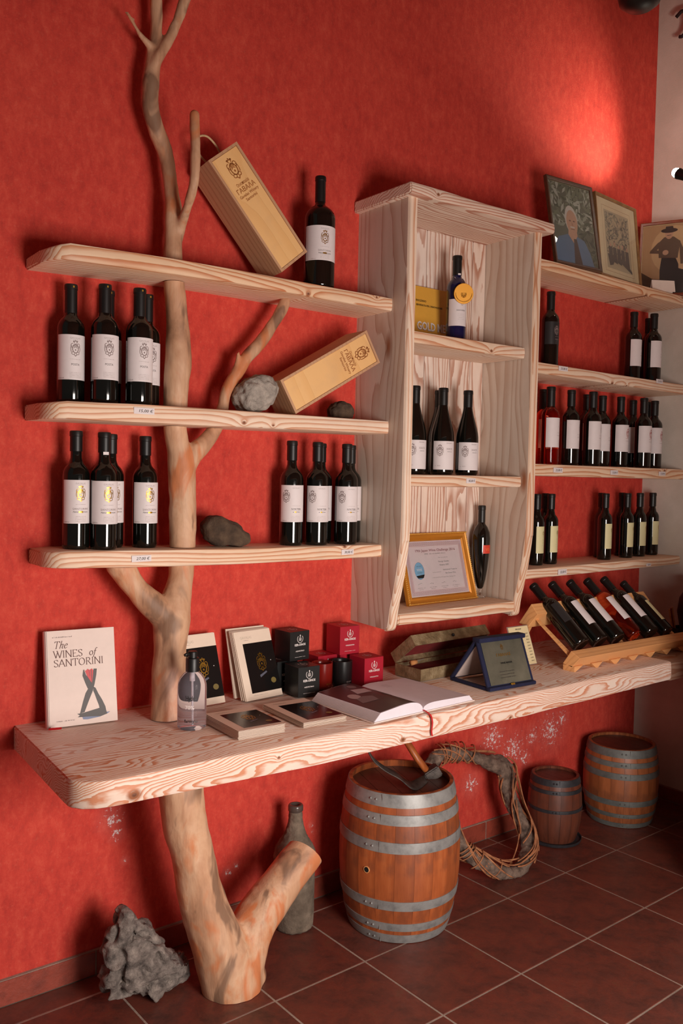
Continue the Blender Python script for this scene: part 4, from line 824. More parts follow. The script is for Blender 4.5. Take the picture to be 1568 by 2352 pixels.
def art2(A, w, h):
    A.rect(w*.20, h*.13, w*.80, h*.84, ph('sepia', (186, 170, 136)), 0); A.stroke([(w*.155, h*.09), (w*.845, h*.09), (w*.845, h*.885), (w*.155, h*.885)], .0012, BROWNINK, 1, True)
    foliage(A, w*.22, h*.5, w*.78, h*.82, [ph('g1', (112, 110, 92)), ph('g2', (150, 144, 118)), ph('g3', (84, 84, 74))], 150, .014, 7); foliage(A, w*.22, h*.32, w*.74, h*.55, [ph('g3', (84, 84, 74)), ph('g4', (46, 46, 46)), ph('g2', (150, 144, 118))], 110, .010, 8)
    for i, x in enumerate((.30, .40, .50, .60, .70)):
        A.disc(w*x, h*(.42+.02*(i % 2)), .007, .009, ph('skin', (196, 152, 124)), 3, 8); A.poly([(w*(x-.05), h*.22), (w*(x+.05), h*.20), (w*(x+.04), h*.40), (w*(x-.04), h*.40)], ph('g4', (46, 46, 46)), 2.5)
    A.poly([(w*.45, h*.26), (w*.80, h*.13), (w*.80, h*.16), (w*.62, h*.30)], ph('g5', (64, 60, 56)), 2.6); A.poly([(w*.22, h*.30), (w*.26, h*.16), (w*.34, h*.18), (w*.42, h*.30)], ph('g4', (46, 46, 46)), 2.6)
def art3(A, w, h):
    f = .014; A.rect(f, f, w-f, h-f, ph('sepia2', (186, 146, 106)), 0); A.disc(w*.5, h*.62, w*.33, h*.32, ph('sepia3', (206, 168, 126)), .5); A.poly([(f, f), (w-f, f), (w-f, h*.14), (w*.62, h*.20), (w*.22, h*.24), (f, h*.34)], ph('sepia4', (96, 74, 56)), .8)
    v = ph('vest', (104, 80, 64)); d = ph('trouser', (56, 46, 44)); cx = w*.42
    A.poly([(cx-.030, f), (cx+.050, f), (cx+.045, h*.42), (cx+.03, h*.52), (cx-.028, h*.52), (cx-.034, h*.36)], d, 2); A.poly([(cx-.040, h*.52), (cx+.040, h*.50), (cx+.050, h*.72), (cx+.02, h*.79), (cx-.02, h*.79), (cx-.044, h*.72)], v, 2.2)
    A.poly([(cx-.044, h*.73), (cx-.078, h*.62), (cx-.080, h*.59), (cx-.02, h*.57), (cx-.02, h*.60), (cx-.05, h*.625), (cx-.03, h*.68)], v, 2.5); A.disc(cx-.012, h*.585, .013, .012, ph('skin', (196, 152, 124)), 3, 10); A.poly([(cx+.045, h*.74), (cx+.066, h*.6), (cx+.064, h*.42), (cx+.054, h*.42), (cx+.048, h*.58)], v, 2.5)
    A.disc(cx, h*.83, .017, .024, ph('skin', (196, 152, 124)), 3, 14); A.disc(cx, h*.875, .036, .011, ph('hat', (72, 54, 50)), 3.4, 16); A.poly([(cx-.018, h*.88), (cx-.015, h*.93), (cx+.015, h*.93), (cx+.018, h*.88)], ph('hat', (72, 54, 50)), 3.5); A.rect(cx-.009, h*.808, cx+.009, h*.815, ph('hat', (72, 54, 50)), 3.6)
    A.poly([(cx+.03, f), (cx+.075, f), (cx+.07, h*.34), (cx+.03, h*.38)], d, 2)
def art0(A, w, h):
    A.rect(.008, .008, w-.008, h-.008, ph('dusk', (58, 44, 44)), 0); A.poly([(w*.1, .008), (w*.9, .008), (w*.85, h*.45), (w*.68, h*.58), (w*.38, h*.58), (w*.15, h*.42)], ph('cobalt', (44, 82, 190)), 1); A.disc(w*.54, h*.70, w*.17, h*.15, ph('skin', (196, 152, 124)), 2); A.disc(w*.54, h*.80, w*.19, h*.10, ph('hat', (72, 54, 50)), 2.5)
DKF = mat_noise('walnut_frame', [(62, 40, 28), (96, 62, 42)], 18, .4, .2); BRF = mat_noise('brass_edged_frame', [(120, 84, 54), (170, 130, 84)], 18, .35, .2, 60, .002, .3); MAH = mat_noise('mahogany_frame', [(110, 50, 30), (142, 72, 44)], 14, .38, .2)
picture('framed_photograph', 'large framed colour portrait of an elderly person in a blue shirt, beside the cabinet top', (1.6065, -.2075, 2.3072), (-.197, 0, -.0692), .2668, .3600, .0135, DKF, art1)
picture('framed_photograph', 'framed faded group photograph with a wide cream mount, next to the colour portrait', (1.892, -.2075, 2.305), (-.123, 0, .10), .336, .3450, .0115, BRF, art2, sm('mount_board', (226, 208, 168), .6))
picture('framed_photograph', 'framed sepia photograph of a standing person in a hat, leaning on the white wall', (2.385, -.040, 2.3015), (-.10, 0, -1.13), .30, .345, .0125, MAH, art3)
picture('framed_photograph', 'small photograph of a person in a bright blue top, almost hidden behind the cabinet corner', (1.492, -.075, 2.3085), (-.12, 0, -.05), .13, .150, .006, DKF, art0)
t = thing('folded_card', 'small white folded card standing before the sepia photograph', 'card', ((2.3058, -0.17, 2.2956)[0], -.172, 2.3025), (0, 0, -.55)); bm = bmesh.new(); add_box(bm, 0, 0, 0, .105, .0008, .052); bmesh.ops.transform(bm, matrix=Matrix.Rotation(-.25, 4, 'X'), verts=bm.verts[:]); bm2 = len(bm.verts); vs = add_box(bm, 0, .0255, 0, .105, .0263, .0525); bmesh.ops.transform(bm, matrix=Matrix.Translation((0, .0258, 0)) @ Matrix.Rotation(.25, 4, 'X') @ Matrix.Translation((0, -.0258, 0)), verts=vs); cc = mk('card_stock', bm, sm('white_card', (232, 214, 202), .6), t)

# ---------------------------------------------------------------- lamps and ironwork
bm = lathe([(0, 0), (.045, .006), (.066, .022), (.074, .05), (.074, .17), (.05, .20), (.012, .215), (.012, .24), (0, .24)], 36)
t = thing('pendant_spotlight', 'black round-ended pendant spotlight cut off by the top edge', 'lamp', (1.512, -.6, 3.068)); mk('shade', bm, FOIL, t, auto=.8); bm = bmesh.new(); tube(bm, [(0, 0, .235), (0, 0, 1.231)], .006, 8); mk('cord', bm, FOIL, t)
t = thing('wall_lamp', 'small bright spotlight glowing before the white wall', 'lamp', (2.15, -.62, 2.6)); LPp = Vector((1.9612, -0.5, 2.6434))
bm = lathe([(0, 0), (.012, .002), (.020, .012), (.023, .03), (.022, .036)], 24); R_ = (Vector((2.0, 0, 2.95))-LPp).to_track_quat('Z', 'Y').to_matrix().to_4x4()
t.location = LPp; EM = NT('lamp_glow', .5, (255, 255, 255)); EM.b.inputs['Emission Color'].default_value = (1, .90, .74, 1); EM.b.inputs['Emission Strength'].default_value = 60
bulb = lathe([(0, .0), (.010, .002), (.0165, .010), (.0175, .02), (.014, .03), (0, .036)], 24); bmesh.ops.transform(bulb, matrix=R_ @ Matrix.Translation((0, 0, .004)), verts=bulb.verts[:]); mk('bulb', bulb, EM.m, t, smooth=True)
bm = lathe([(0, -.05), (.015, -.045), (.018, -.01), (.021, .012), (.0195, .012), (.016, -.008), (0, -.01)], 24); bmesh.ops.transform(bm, matrix=R_, verts=bm.verts[:]); mk('lamp_head', bm, FOIL, t, auto=.8)
bm = bmesh.new(); wp = Vector((XE-.004, -.62, 2.62))-LPp; tube(bm, [R_ @ Vector((0, 0, -.045)), Vector((.10, -.06, -.06)), wp], .005, 8); mk('arm', bm, IRON, t, smooth=True)
bm = bmesh.new(); bmesh.ops.create_cone(bm, cap_ends=True, segments=24, radius1=.03, radius2=.03, depth=.012, matrix=Matrix.Translation(wp+Vector((-.003, 0, 0))) @ Matrix.Rotation(PI/2, 4, 'Y')); mk('wall_plate', bm, IRON, t)
t = thing('iron_scroll_bracket', 'black wrought-iron scroll bracket on the white wall near the top corner', 'bracket', (XE-.004, -.20, 3.55)); hk = [PX_ for PX_ in ()]
bm = bmesh.new(); cy, cz = (2.5, -0.1466, 3.5101)[1]+.20, (2.5, -0.1466, 3.5101)[2]-3.55
P = [(-.04, cy+.028*math.cos(a), cz+.050*math.sin(a)) for a in [PI*(.62+.09*i) for i in range(12)]]; tube(bm, P, .008, 8); tube(bm, [(-.04, cy+.030, cz+.046), (-.04, cy+.006, cz+.062), (-.04, cy-.05, cz+.058), (-.02, cy-.10, cz+.05), (0, cy-.12, cz+.05)], .008, 8); mk('scroll', bm, IRON, t, smooth=True); mk('wall_plate', box_bm(-.008, cy-.15, cz-.08, .003, cy-.10, cz+.16, .002), IRON, t)

# ---------------------------------------------------------------- on the counter
DZ = .7745
COVER = sm('book_cloth', (236, 216, 206), .6); PAGE = sm('page_edges', (214, 198, 190), .8); SPINE = sm('book_spine', (232, 208, 204), .6)
# serif capitals drawn with a broad nib
SG = {'W': ([[(0, 1), (.27, 0), (.5, .9)], [(.42, 1), (.72, 0), (.98, 1)]], 1.0), 'I': ([[(.12, 0), (.12, 1)]], .24), 'N': ([[(.1, 0), (.1, 1), (.68, 0), (.68, 1)]], .78), 'E': ([[(.1, 0), (.1, 1)], [(.1, 1), (.52, 1), (.52, .86)], [(.1, .52), (.42, .52)], [(.1, 0), (.56, 0), (.58, .15)]], .62),
      'S': ([[(.46, .82), (.40, .96), (.26, 1.0), (.10, .93), (.05, .78), (.12, .62), (.34, .47), (.46, .32), (.45, .13), (.30, .01), (.14, .02), (.04, .18)]], .52), 'A': ([[(0, 0), (.34, 1), (.68, 0)], [(.13, .36), (.55, .36)]], .70), 'T': ([[(.02, .84), (.04, 1), (.60, 1), (.62, .84)], [(.32, 1), (.32, 0)]], .64),
      'O': ([[(.38+.33*math.cos(2*PI*i/20), .5+.5*math.sin(2*PI*i/20)) for i in range(21)]], .78), 'R': ([[(.1, 0), (.1, 1)], [(.1, 1), (.34, 1), (.48, .88), (.50, .74), (.42, .58), (.28, .51), (.1, .50)], [(.28, .5), (.60, 0)]], .64),
      'h': ([[(.1, 0), (.18, 1.05)], [(.12, .35), (.26, .60), (.40, .62), (.42, .48), (.36, .12), (.42, 0), (.5, .05)]], .54), 'e': ([[(.06, .32), (.34, .40), (.36, .55), (.26, .64), (.12, .55), (.04, .28), (.10, .04), (.24, 0), (.40, .14)]], .46),
      'o': ([[(.23+.19*math.cos(2*PI*i/16), .32+.31*math.sin(2*PI*i/16)) for i in range(17)]], .48), 'f': ([[(-.06, -.32), (.04, -.28), (.14, .1), (.24, .84), (.34, 1.04), (.46, 1.0)], [(.06, .6), (.36, .6)]], .42)}
SERIF = {'W': [(0, 1), (.42, 1), (.98, 1)], 'I': [(.12, 0), (.12, 1)], 'N': [(.1, 0), (.1, 1), (.68, 1)], 'A': [(0, 0), (.68, 0)], 'T': [(.32, 0)], 'R': [(.1, 0), (.1, 1), (.62, 0)], 'E': [(.1, 0), (.1, 1)]}
def serif(A, s, x, z, h, mat, sx=.9, gap=.06, L=1, shear=0):
    for ch in s:
        if ch == ' ': x += h*.3; continue
        st_, adv = SG[ch]
        for p in st_: A.stroke([(x+(a+shear*b)*h*sx, z+b*h) for a, b in p], h*.125, mat, L, pen=.35, thin=.3)
        for a, b in SERIF.get(ch, []): A.stroke([(x+(a-.09+shear*b)*h*sx, z+b*h), (x+(a+.09+shear*b)*h*sx, z+b*h)], h*.035, mat, L)
        x += (adv+gap)*h*sx
t = thing('standing_book', 'white hardback with a red and black painted cover standing on the counter end', 'book', (-.3035, -.0905, DZ), (-.19, 0, -.1257)); w, h, d = .184, .2600, .030
mk('front_cover', box_bm(-.004, -.0015, 0, w, .0015, h, .0006, seg=1), COVER, t)
mk('spine', prism([(-.002, -.0015), (-.0065, .004), (-.0065, d-.006), (-.002, d-.0005)] + [(0, d-.0005), (0, -.0015)], .0, h, axis='z'), SPINE, t)
bm = box_bm(-.002, -.0012, .0, w-.012, .0012, h+.001, .0006, seg=1); o = mk('back_cover', bm, COVER, t); o.location = (0, d+.0005, 0); o.rotation_euler = (0, 0, .09)
mk('page_block', box_bm(0, .0018, .004, w-.006, d-.003, h-.004), PAGE, t)
A = Art(); C1 = sm('title_ink', (104, 70, 64), .6); cvn = bpy.data.objects['front_cover']
A.small(.014, .066, h*.925, .0035, GREYINK); serif(A, 'The', .016, h*.812, .0190, C1, 1.18, .02, 1, .2); serif(A, 'WINES', .016, h*.715, .0188, C1, 1.22, .06); serif(A, 'of', .112, h*.717, .0188, C1, 1.2, 0, 1, .1); serif(A, 'SANTORINI', .016, h*.622, .0188, C1, 1.22, .065)
BR1 = sm('brush_black', (58, 48, 46), .5); BR2 = sm('brush_red', (208, 44, 48), .5); BR3 = sm('brush_blue', (126, 138, 170), .6)
X_ = lambda u: (u-225)/1240*w; Z_ = lambda v, u: h*(1-(v-(160-(u-200)*.036))/(1730-(u-200)*.055))
pt = lambda L: [(X_(u-(v-800)*.03 if False else u-max(0, (v-150))*.035+0), Z_(v, u)) for u, v in L]
A.poly(pt([(885, 860), (900, 870), (935, 960), (1080, 1100), (1060, 1180), (965, 1200), (920, 1100), (870, 970)]), BR1, 1); A.poly(pt([(1075, 850), (1135, 850), (1125, 960), (1090, 1130), (1050, 1260), (985, 1410), (905, 1610), (820, 1640), (880, 1420), (925, 1280), (1010, 1140), (1055, 1040)]), BR1, 1.5)
A.poly(pt([(900, 850), (925, 890), (965, 850), (1000, 870), (1045, 845), (1070, 880), (1050, 1110), (1010, 1060), (950, 970)]), BR2, 2.2); A.stroke(pt([(1030, 870), (1040, 1000), (1046, 1100)]), .0016, BR1, 2.6); A.stroke(pt([(985, 870), (1010, 980)]), .001, BR1, 2.6)
A.poly(pt([(1075, 1170), (1110, 1190), (1160, 1290), (1230, 1400), (1290, 1520), (1310, 1620), (1190, 1590), (1170, 1500), (1130, 1400), (1090, 1290), (1065, 1240)]), BR1, 1.5); A.poly(pt([(770, 1640), (860, 1630), (1180, 1545), (1310, 1600), (1320, 1650), (1200, 1690), (1000, 1690), (780, 1700), (820, 1670)]), BR1, 1.8); A.poly(pt([(860, 1690), (1020, 1650), (1380, 1610), (1320, 1650), (1180, 1700), (960, 1740), (880, 1740)]), BR3, 1)
A.small(.018, .066, h*.055, .003, GREYINK); A.build('cover_print', cvn, lambda a, b, L: Vector((a, -.0015-.0002*(L+1), b)))
bm = bmesh.new(); RB = sm('red_ribbon', (196, 30, 34), .55)
tube(bm, [(.004, .006, .004), (-.001, -.004, .0012), (-.008, -.022, .001), (-.004, -.026, .0012), (.006, -.032, .001), (.022, -.040, .0012)], .0032, 6, flat=.14); rbn = mk('ribbon_marker', bm, RB, t); 

# sanitiser bottle
t = thing('hand_gel_bottle', 'clear hand gel bottle with a black pump cap beside the trunk', 'bottle', (.0165, -.290, DZ)); r = .0395
mk('bottle_body', lathe([(0, .002), (r*.85, 0), (r*.98, .004), (r, .012), (r, .112), (r*.97, .124), (r*.84, .138), (r*.62, .149), (.0185, .154), (.0165, .157), (0, .157)], 48), NT('clear_gel', .04, (232, 226, 236), Transmission_Weight=.93, IOR=1.12).m, t, auto=.9)
mk('pump_cap', lathe([(0, .156), (.0185, .156), (.0185, .190), (.017, .193), (.0125, .194), (.0125, .209), (.011, .211), (0, .211)], 32), FOIL, t, auto=.6); bm = bmesh.new(); tube(bm, [(0, 0, .203), (-.020, -.002, .2045), (-.026, -.003, .202)], .0042, 8); mk('nozzle', bm, FOIL, t, smooth=True)
bm = bmesh.new(); tube(bm, [(0, 0, .156), (0, 0, .128)], .0065, 10); tube(bm, [(0, 0, .128), (.002, 0, .008)], .0028, 8); mk('dip_tube', bm, sm('milky_plastic', (222, 216, 216), .4), t, smooth=True)
A = Art(); A.text('Hydro', -.010, .084, .0135, BLACKINK, w=.030, bold=.02); A.text('70%', -.014, .060, .0105, WHITEINK, w=.024, bold=.01)
for i in range(3): A.small(-.028, .006, .052-.005*i, .0022, GREYINK)
A.text('farmyG', -.010, .024, .009, BLACKINK, w=.036, bold=.02); A.build('print', bpy.data.objects['bottle_body'], cyl_fn(r), step=.005)
for o in bpy.data.objects:
    if o.name.startswith('print') and o.parent and o.parent.name == 'bottle_body': o.rotation_euler = (0, 0, -.30)

# magazines
MAGC = sm('magazine_cover', (238, 218, 198), .5); NIGHT = sm('night_photo', (22, 20, 20), .22); MOON = sm('moon_glow', (120, 104, 56), .4)
mw, mh = .143, .2145
def make_mag(label, loc, rot, group, th=.0032):
    t = thing('magazine', label, 'magazine', loc, rot, group); bm = bmesh.new(); add_box(bm, 0, 0, 0, mw, .0006, mh); add_box(bm, 0, th-.0006, 0, mw, th, mh); c_ = mk('cover', bm, MAGC, t); mk('leaves', box_bm(.0014, .0006, .0012, mw-.0022, th-.0006, mh-.0012), sm('magazine_leaves', (150, 132, 122), .7), t)
    A = Art(); A.rect(.027, .020, mw, mh*.815, NIGHT, 0); A.crest(mw*.60, mh*.52, .062, GOLD, 1); A.text('GAVALAS', .044, mh*.885, .0085, sm('blind_stamp', (206, 190, 172), .4), L=0, w=.044); A.small(.034, .052, mh*.86, .002, PALEINK); A.disc(mw*.83, mh*.235, .010, .009, MOON, 1, 12); A.disc(mw*.86, mh*.53, .0015, .0015, WHITEINK, 1, 6); A.poly([(mw*.49, mh*.335), (mw*.68, mh*.385), (mw*.70, mh*.365), (mw*.50, mh*.30)], sm('mist', (92, 94, 108), .4), 1); A.small(.030, .085, .012, .0018, PALEINK)
    A.build('cover_photo', c_, flat_fn(0)); return t
MB = make_mag('cream magazine with a gold crest, frontmost of the stack leaning by the candle boxes', (.2821, -.1432, DZ), (-.3571, 0, .1013), 'crest magazines leaning together')
a_, rz = -.3571, .1013
def off(base, rx, rz, dy, dz=0, dx=0):   # step back through the leaning stack
    n = Matrix.Rotation(rz, 3, 'Z') @ Matrix.Rotation(rx, 3, 'X') @ Vector((dx, dy, dz)); return Vector(base)+n
for i in range(1, 7):
    p = off((.2821, -.1432, DZ), a_, rz, 0); k = i*.0036/math.cos(a_); q = Vector((.2821+(-.0015 if i % 2 else .0012)-.0006*i, -.1432, DZ))+Matrix.Rotation(rz, 3, 'Z') @ Vector((0, k, 0))
    dup(MB, q, (a_+.004*i, 0, rz-.004*i), '%s magazine behind the front one in the stack leaning by the candle boxes' % ['', 'first', 'second', 'third', 'fourth', 'fifth', 'sixth'][i], 'inner leaning magazines')
for i in range(2): dup(MB, (.272-.001*i, -.0925+.0042*i, DZ), (-.288+.02*i, 0, .03), 'taller-standing magazine at the back of the leaning stack' if i == 0 else 'hindmost magazine of the leaning stack, against the wall', 'crest magazines leaning together')
MA = dup(MB, (.0836, -.118, DZ), (-.330, 0, .05), 'cream crest magazine half hidden behind the trunk and the gel bottle', 'crest magazines behind the gel bottle'); dup(MB, (.0800, -.1135, DZ), (-.320, 0, .045), 'second magazine behind the one by the gel bottle', 'crest magazines behind the gel bottle')
ORD = ['lowest', 'second', 'third', 'fourth', 'fifth', 'sixth', 'seventh']
def flatstack(x, y, rz, n, w_, h_, lb_top, lb, grp, jit, step=.0034):
    for i in range(n):
        top = i == n-1; r = random.Random(i+n)
        o = dup(MB, (x+(r.uniform(-jit, jit) if not top else 0), y+(r.uniform(-jit, jit) if not top else 0), DZ+step*(i+1)), (-PI/2, 0, rz+r.uniform(-.012, .012)), lb_top if top else '%s magazine from the counter in the %s' % (ORD[i], grp), grp)
        if top and 'group' in o: o['group'] = grp
        o.scale = (w_/mw, 1, h_/mh)
flatstack(.0618, -.4608, -.0413, 7, .143, .196, 'topmost magazine of the taller flat stack beside the gel bottle', 'magazine below the top of the taller flat stack', 'taller flat stack of magazines', .0015)
flatstack(.2673, -.4642, -.0552, 4, .1445, .228, 'topmost magazine of the lower flat stack next to the open book', 'magazine below the top of the lower flat stack', 'lower flat stack of magazines', .003)

# candle boxes
BOXB = sm('black_carton', (30, 31, 31), .38); BOXR = sm('red_carton', (172, 26, 46), .40); EDGEM = sm('carton_edge', (96, 98, 96), .5)
def candle_box(loc, rz, mat, label, word):
    t = thing('candle_box', label, 'box', loc, (0, 0, rz), 'candle boxes on the counter'); c_ = mk('carton', box_bm(0, 0, 0, .080, .082, .0945, .0008, seg=1), mat, t)
    def logo(A, x, z, k):
        for s_ in (-1, 1): A.arc(x, z, .0115*k, .0125*k, -PI/2, -PI/2+s_*2.3, .0017*k, WHITEINK)
        for p in ((0, .004), (-.003, .0), (.003, .0), (0, -.004), (-.0028, -.004+.0), (.0028, -.004)): A.arc(x+p[0]*k, z+p[1]*k, .0022*k, .0022*k, 0, 2*PI, .0009*k, WHITEINK, 1, 8)
        A.disc(x, z+.0105*k, .002*k, .0035*k, WHITEINK, 1, 8)
    A = Art(); logo(A, .041, .070, 1); A.text('KER-OINOS', .041, .0475, .0072, WHITEINK, w=.045, bold=.03); A.text(word, .041, .0285, .0040, WHITEINK, w=.036, bold=.02); A.small(.019, .063, .0105, .0015, WHITEINK)
    A.build('print', c_, flat_fn(0, .0002)); B = Art(); logo(B, .041, .041, 1.25); B.arc(.041, .041, .022, .022, 0, 2*PI, .0008, GREYINK, 1, 20); B.build('lid_print', c_, lambda a, b, L: Vector((a, b, .0945+.0002*(L+1)))); return t
candle_box((.4377, -.1935, DZ), -.0497, BOXB, 'front black candle box standing on the counter', 'ASSYRTIKO'); candle_box((.4290, -.0885, DZ), .02, BOXB, 'black candle box at the back, mostly hidden under the upper black one', 'ASSYRTIKO'); candle_box((.4759-.012, -.1080, DZ+.0952), .0789, BOXB, 'upper black candle box stacked on two others', 'ASSYRTIKO')
candle_box((.6780, -.0960, DZ), 0, BOXR, 'red candle box directly beneath the upper red one', 'VINSANTO'); candle_box((.5900, -.0900, DZ), .01, BOXR, 'red candle box behind the red candle glass, only its top showing', 'VINSANTO'); candle_box((.6621, -.1130, DZ+.0952), -.0509, BOXR, 'upper red candle box stacked by the cabinet corner', 'VINSANTO'); candle_box((.7000, -.1991, DZ), -.0113, BOXR, 'red candle box standing behind the open book', 'VINSANTO')
def candle(loc, mat, label, wax):
    t = thing('candle_glass', label, 'candle', loc); r = .0345; mk('glass', lathe([(0, .001), (r*.78, 0), (r*.90, .004), (r*.97, .018), (r, .086), (r-.0012, .0865), (r-.0026, .085), (r-.0035, .074), (r-.004, .01), (0, .008)], 40), mat, t, auto=.9)
    mk('wax', lathe([(0, .066), (.006, .0665), (r-.006, .066), (r-.004, .067), (r-.0042, .060), (0, .060)], 32), wax, t, smooth=True); bm = bmesh.new(); tube(bm, [(0, 0, .066), (.001, 0, .074)], .0009, 6); mk('wick', bm, BLACKINK, t)
    A = Art(); A.text('KER-OINOS', .004, .018, .0045, GOLD if mat.name.startswith('red') else GREYINK, w=.020); A.small(0, .008, .012, .002, GREYINK); A.build('print', bpy.data.objects[t.children[0].name], cyl_fn(r*.975), step=.004)
candle((.5745, -.1335, DZ), sm('red_lacquer_glass', (120, 22, 16), .22), 'deep red candle glass between the black and red boxes', sm('cream_wax', (216, 180, 160), .5)); candle((.6500, -.1420, DZ), sm('black_lacquer_glass', (24, 24, 25), .3), 'black candle glass beside the red one', sm('cream_wax', (216, 180, 160), .5))

# open book
t = thing('open_book', 'large open book with a dark photograph page and a red ribbon over the counter edge', 'book', (.655, -.53, DZ), (0, 0, .045)); PG = sm('white_pages', (226, 218, 226), .6); D_ = .285
def pages(prof, name):
    bm = bmesh.new(); A_ = [bm.verts.new((x, 0, z)) for x, z in prof]; B_ = [bm.verts.new((x, D_, z)) for x, z in prof]; bm.faces.new(A_); bm.faces.new(B_[::-1])
    for i in range(len(prof)): bm.faces.new((A_[i], B_[i], B_[(i+1) % len(prof)], A_[(i+1) % len(prof)]))
    bmesh.ops.recalc_face_normals(bm, faces=bm.faces[:]); return mk(name, bm, PG, t, auto=.5)
LTp = spl([(-.172, .0255), (-.13, .030), (-.09, .0345), (-.05, .036), (-.020, .030), (-.004, .018), (0, .007)], 4); RTp = spl([(0, .007), (.006, .017), (.03, .0235), (.07, .024), (.12, .0225), (.17, .021), (.205, .0195)], 4)
lp = pages([(-.196, .003)] + LTp + [(0, .003)], 'left_pages'); rp_ = pages(RTp + [(.222, .003), (0, .003)], 'right_pages')
bm = bmesh.new(); add_box(bm, -.200, -.004, 0, -.002, D_+.004, .0028); add_box(bm, .002, -.004, 0, .226, D_+.004, .0028); mk('covers', bm, COVER, t)
# page leaves visible as fine steps on the fore edge
bm = bmesh.new()
for i in range(9):
    k = i/9; z = .004+.021*k; x = -.196+(.024)*k; add_box(bm, x-.0006, .001, z, x+.02, D_-.001, z+.0008)
o = mk('page_leaves', bm, PAGE, lp)
import bisect
def surf(L):
    xs_ = [p[0] for p in L]
    def f(x):
        i = min(max(bisect.bisect(xs_, x)-1, 0), len(L)-2); a, b = L[i], L[i+1]; return a[1]+(b[1]-a[1])*(x-a[0])/(b[0]-a[0]+1e-9)
    return f
fl_, fr2 = surf(LTp), surf(RTp)
A = Art(); A.rect(-.171, .004, -.012, D_-.002, sm('dark_page_photo', (52, 44, 46), .35), 0); A.disc(-.128, .165, .017, .026, ph('face_grey', (176, 156, 156)), 1, 14); A.poly([(-.150, .10), (-.095, .09), (-.085, .13), (-.11, .15), (-.14, .14)], ph('face_grey2', (120, 104, 106)), 1); A.poly([(-.105, .175), (-.055, .165), (-.050, .205), (-.095, .222)], ph('paper_glow', (186, 168, 172)), 1.2); A.disc(-.07, .245, .014, .018, ph('face_grey2', (120, 104, 106)), 1, 12); A.poly([(-.040, .12), (-.016, .115), (-.016, .19), (-.045, .18)], ph('hand_grey', (92, 84, 84)), 1)
A.build('page_photograph', lp, lambda a, b, L: Vector((a, b, fl_(a)+.0004*(L+1))), step=.006)
B = Art()
for i in range(3): B.small(.05, .075, .235-.012*i, .004, PALEINK)
B.build('page_text', rp_, lambda a, b, L: Vector((a, b, fr2(a)+.0004*(L+1))), step=.006)
bm = bmesh.new(); rib = spl([(-.006, .03, .009, .0), (.0, -.002, .006, 0), (.006, -.016, -.001, 0), (.012, -.022, -.010, 0), (.016, -.024, -.030, 0), (.014, -.0235, -.055, 0), (.017, -.024, -.070, 0)], 5)
rg = [[bm.verts.new((x+dx, y-.0006 if dx < 0 else y+.0006, z+abs(dx)*.2)) for dx in (-.0034, .0034)] for x, y, z, _ in rib]
for a_2, b_2 in zip(rg, rg[1:]): bm.faces.new((a_2[0], a_2[1], b_2[1], b_2[0]))
rb = mk('ribbon_marker', bm, RB, t); m_ = rb.modifiers.new('t', 'SOLIDIFY'); m_.thickness = .0006

# engraved metal case
MET = mat_noise('engraved_pewter', [(100, 82, 58), (156, 134, 100), (188, 168, 134)], 30, .42, .9, 140, .003, .45); VEL = mat_noise('red_velvet', [(96, 10, 12), (130, 20, 20)], 30, .95, .3, 200, .002)
def tray(W_, Dp, H_, th=.004):
    bm = bmesh.new(); add_box(bm, 0, 0, 0, W_, Dp, th); add_box(bm, 0, 0, th, W_, th, H_); add_box(bm, 0, Dp-th, th, W_, Dp, H_); add_box(bm, 0, th, th, th, Dp-th, H_); add_box(bm, W_-th, th, th, W_, Dp-th, H_); return bm
t = thing('metal_case', 'long engraved metal case lying open with a red lining', 'case', (.9113, -.2438, DZ), (0, 0, .055)); mw2 = .395
mk('base', tray(mw2, .124, .0405), MET, t); mk('lining', box_bm(.0045, .0045, .0042, mw2-.0045, .1195, .026), VEL, t)
lid = tray(mw2, .124, .040); ld = mk('lid', lid, MET, t); ld.location = (0, .1245, .0415); ld.rotation_euler = (PI-math.radians(38.7), 0, 0); ld.scale = (1, 1, 1)
# lid hangs from the back edge: depth runs forward from the hinge, hollow side down
me = ld.data
for v in me.vertices: v.co.z = .040-v.co.z; v.co.y = -v.co.y
ld.rotation_euler = (-math.radians(38.7), 0, 0); me.flip_normals()
ll = mk('lid_lining', box_bm(.0045, -.1195, .018, mw2-.0045, -.0045, .0358), VEL, ld); bm = bmesh.new(); bmesh.ops.create_icosphere(bm, subdivisions=2, radius=.006, matrix=Matrix.Translation((mw2/2, -.129, .016))); mk('clasp_knob', bm, IRON, ld, smooth=True)
t = thing('cork_corkscrew', 'small cork-handled skewer resting on the rim of the engraved metal case', 'corkscrew', (.940, -.178, DZ+.050), (0, 0, .08)); bm = bmesh.new(); tube(bm, [(-.016, 0, 0), (.010, 0, .001)], .0085, 14); mk('cork_handle', bm, mat_noise('cork', [(176, 112, 62), (206, 144, 88)], 60, .9, .4), t, smooth=True); bm = bmesh.new(); tube(bm, [(.010, 0, .001), (.060, .01, .004)], .001, 6); mk('skewer', bm, STEEL, t)

# plaque in a blue velvet case
BV = mat_noise('blue_velvet', [(8, 12, 40), (16, 22, 62)], 40, .85, .3, 200, .002)
t = thing('plaque_case', 'etched metal plaque in a dark blue velvet case opened like a tent', 'plaque', (1.0042, -.4690, DZ), (0, 0, -.0539)); pw = .2157
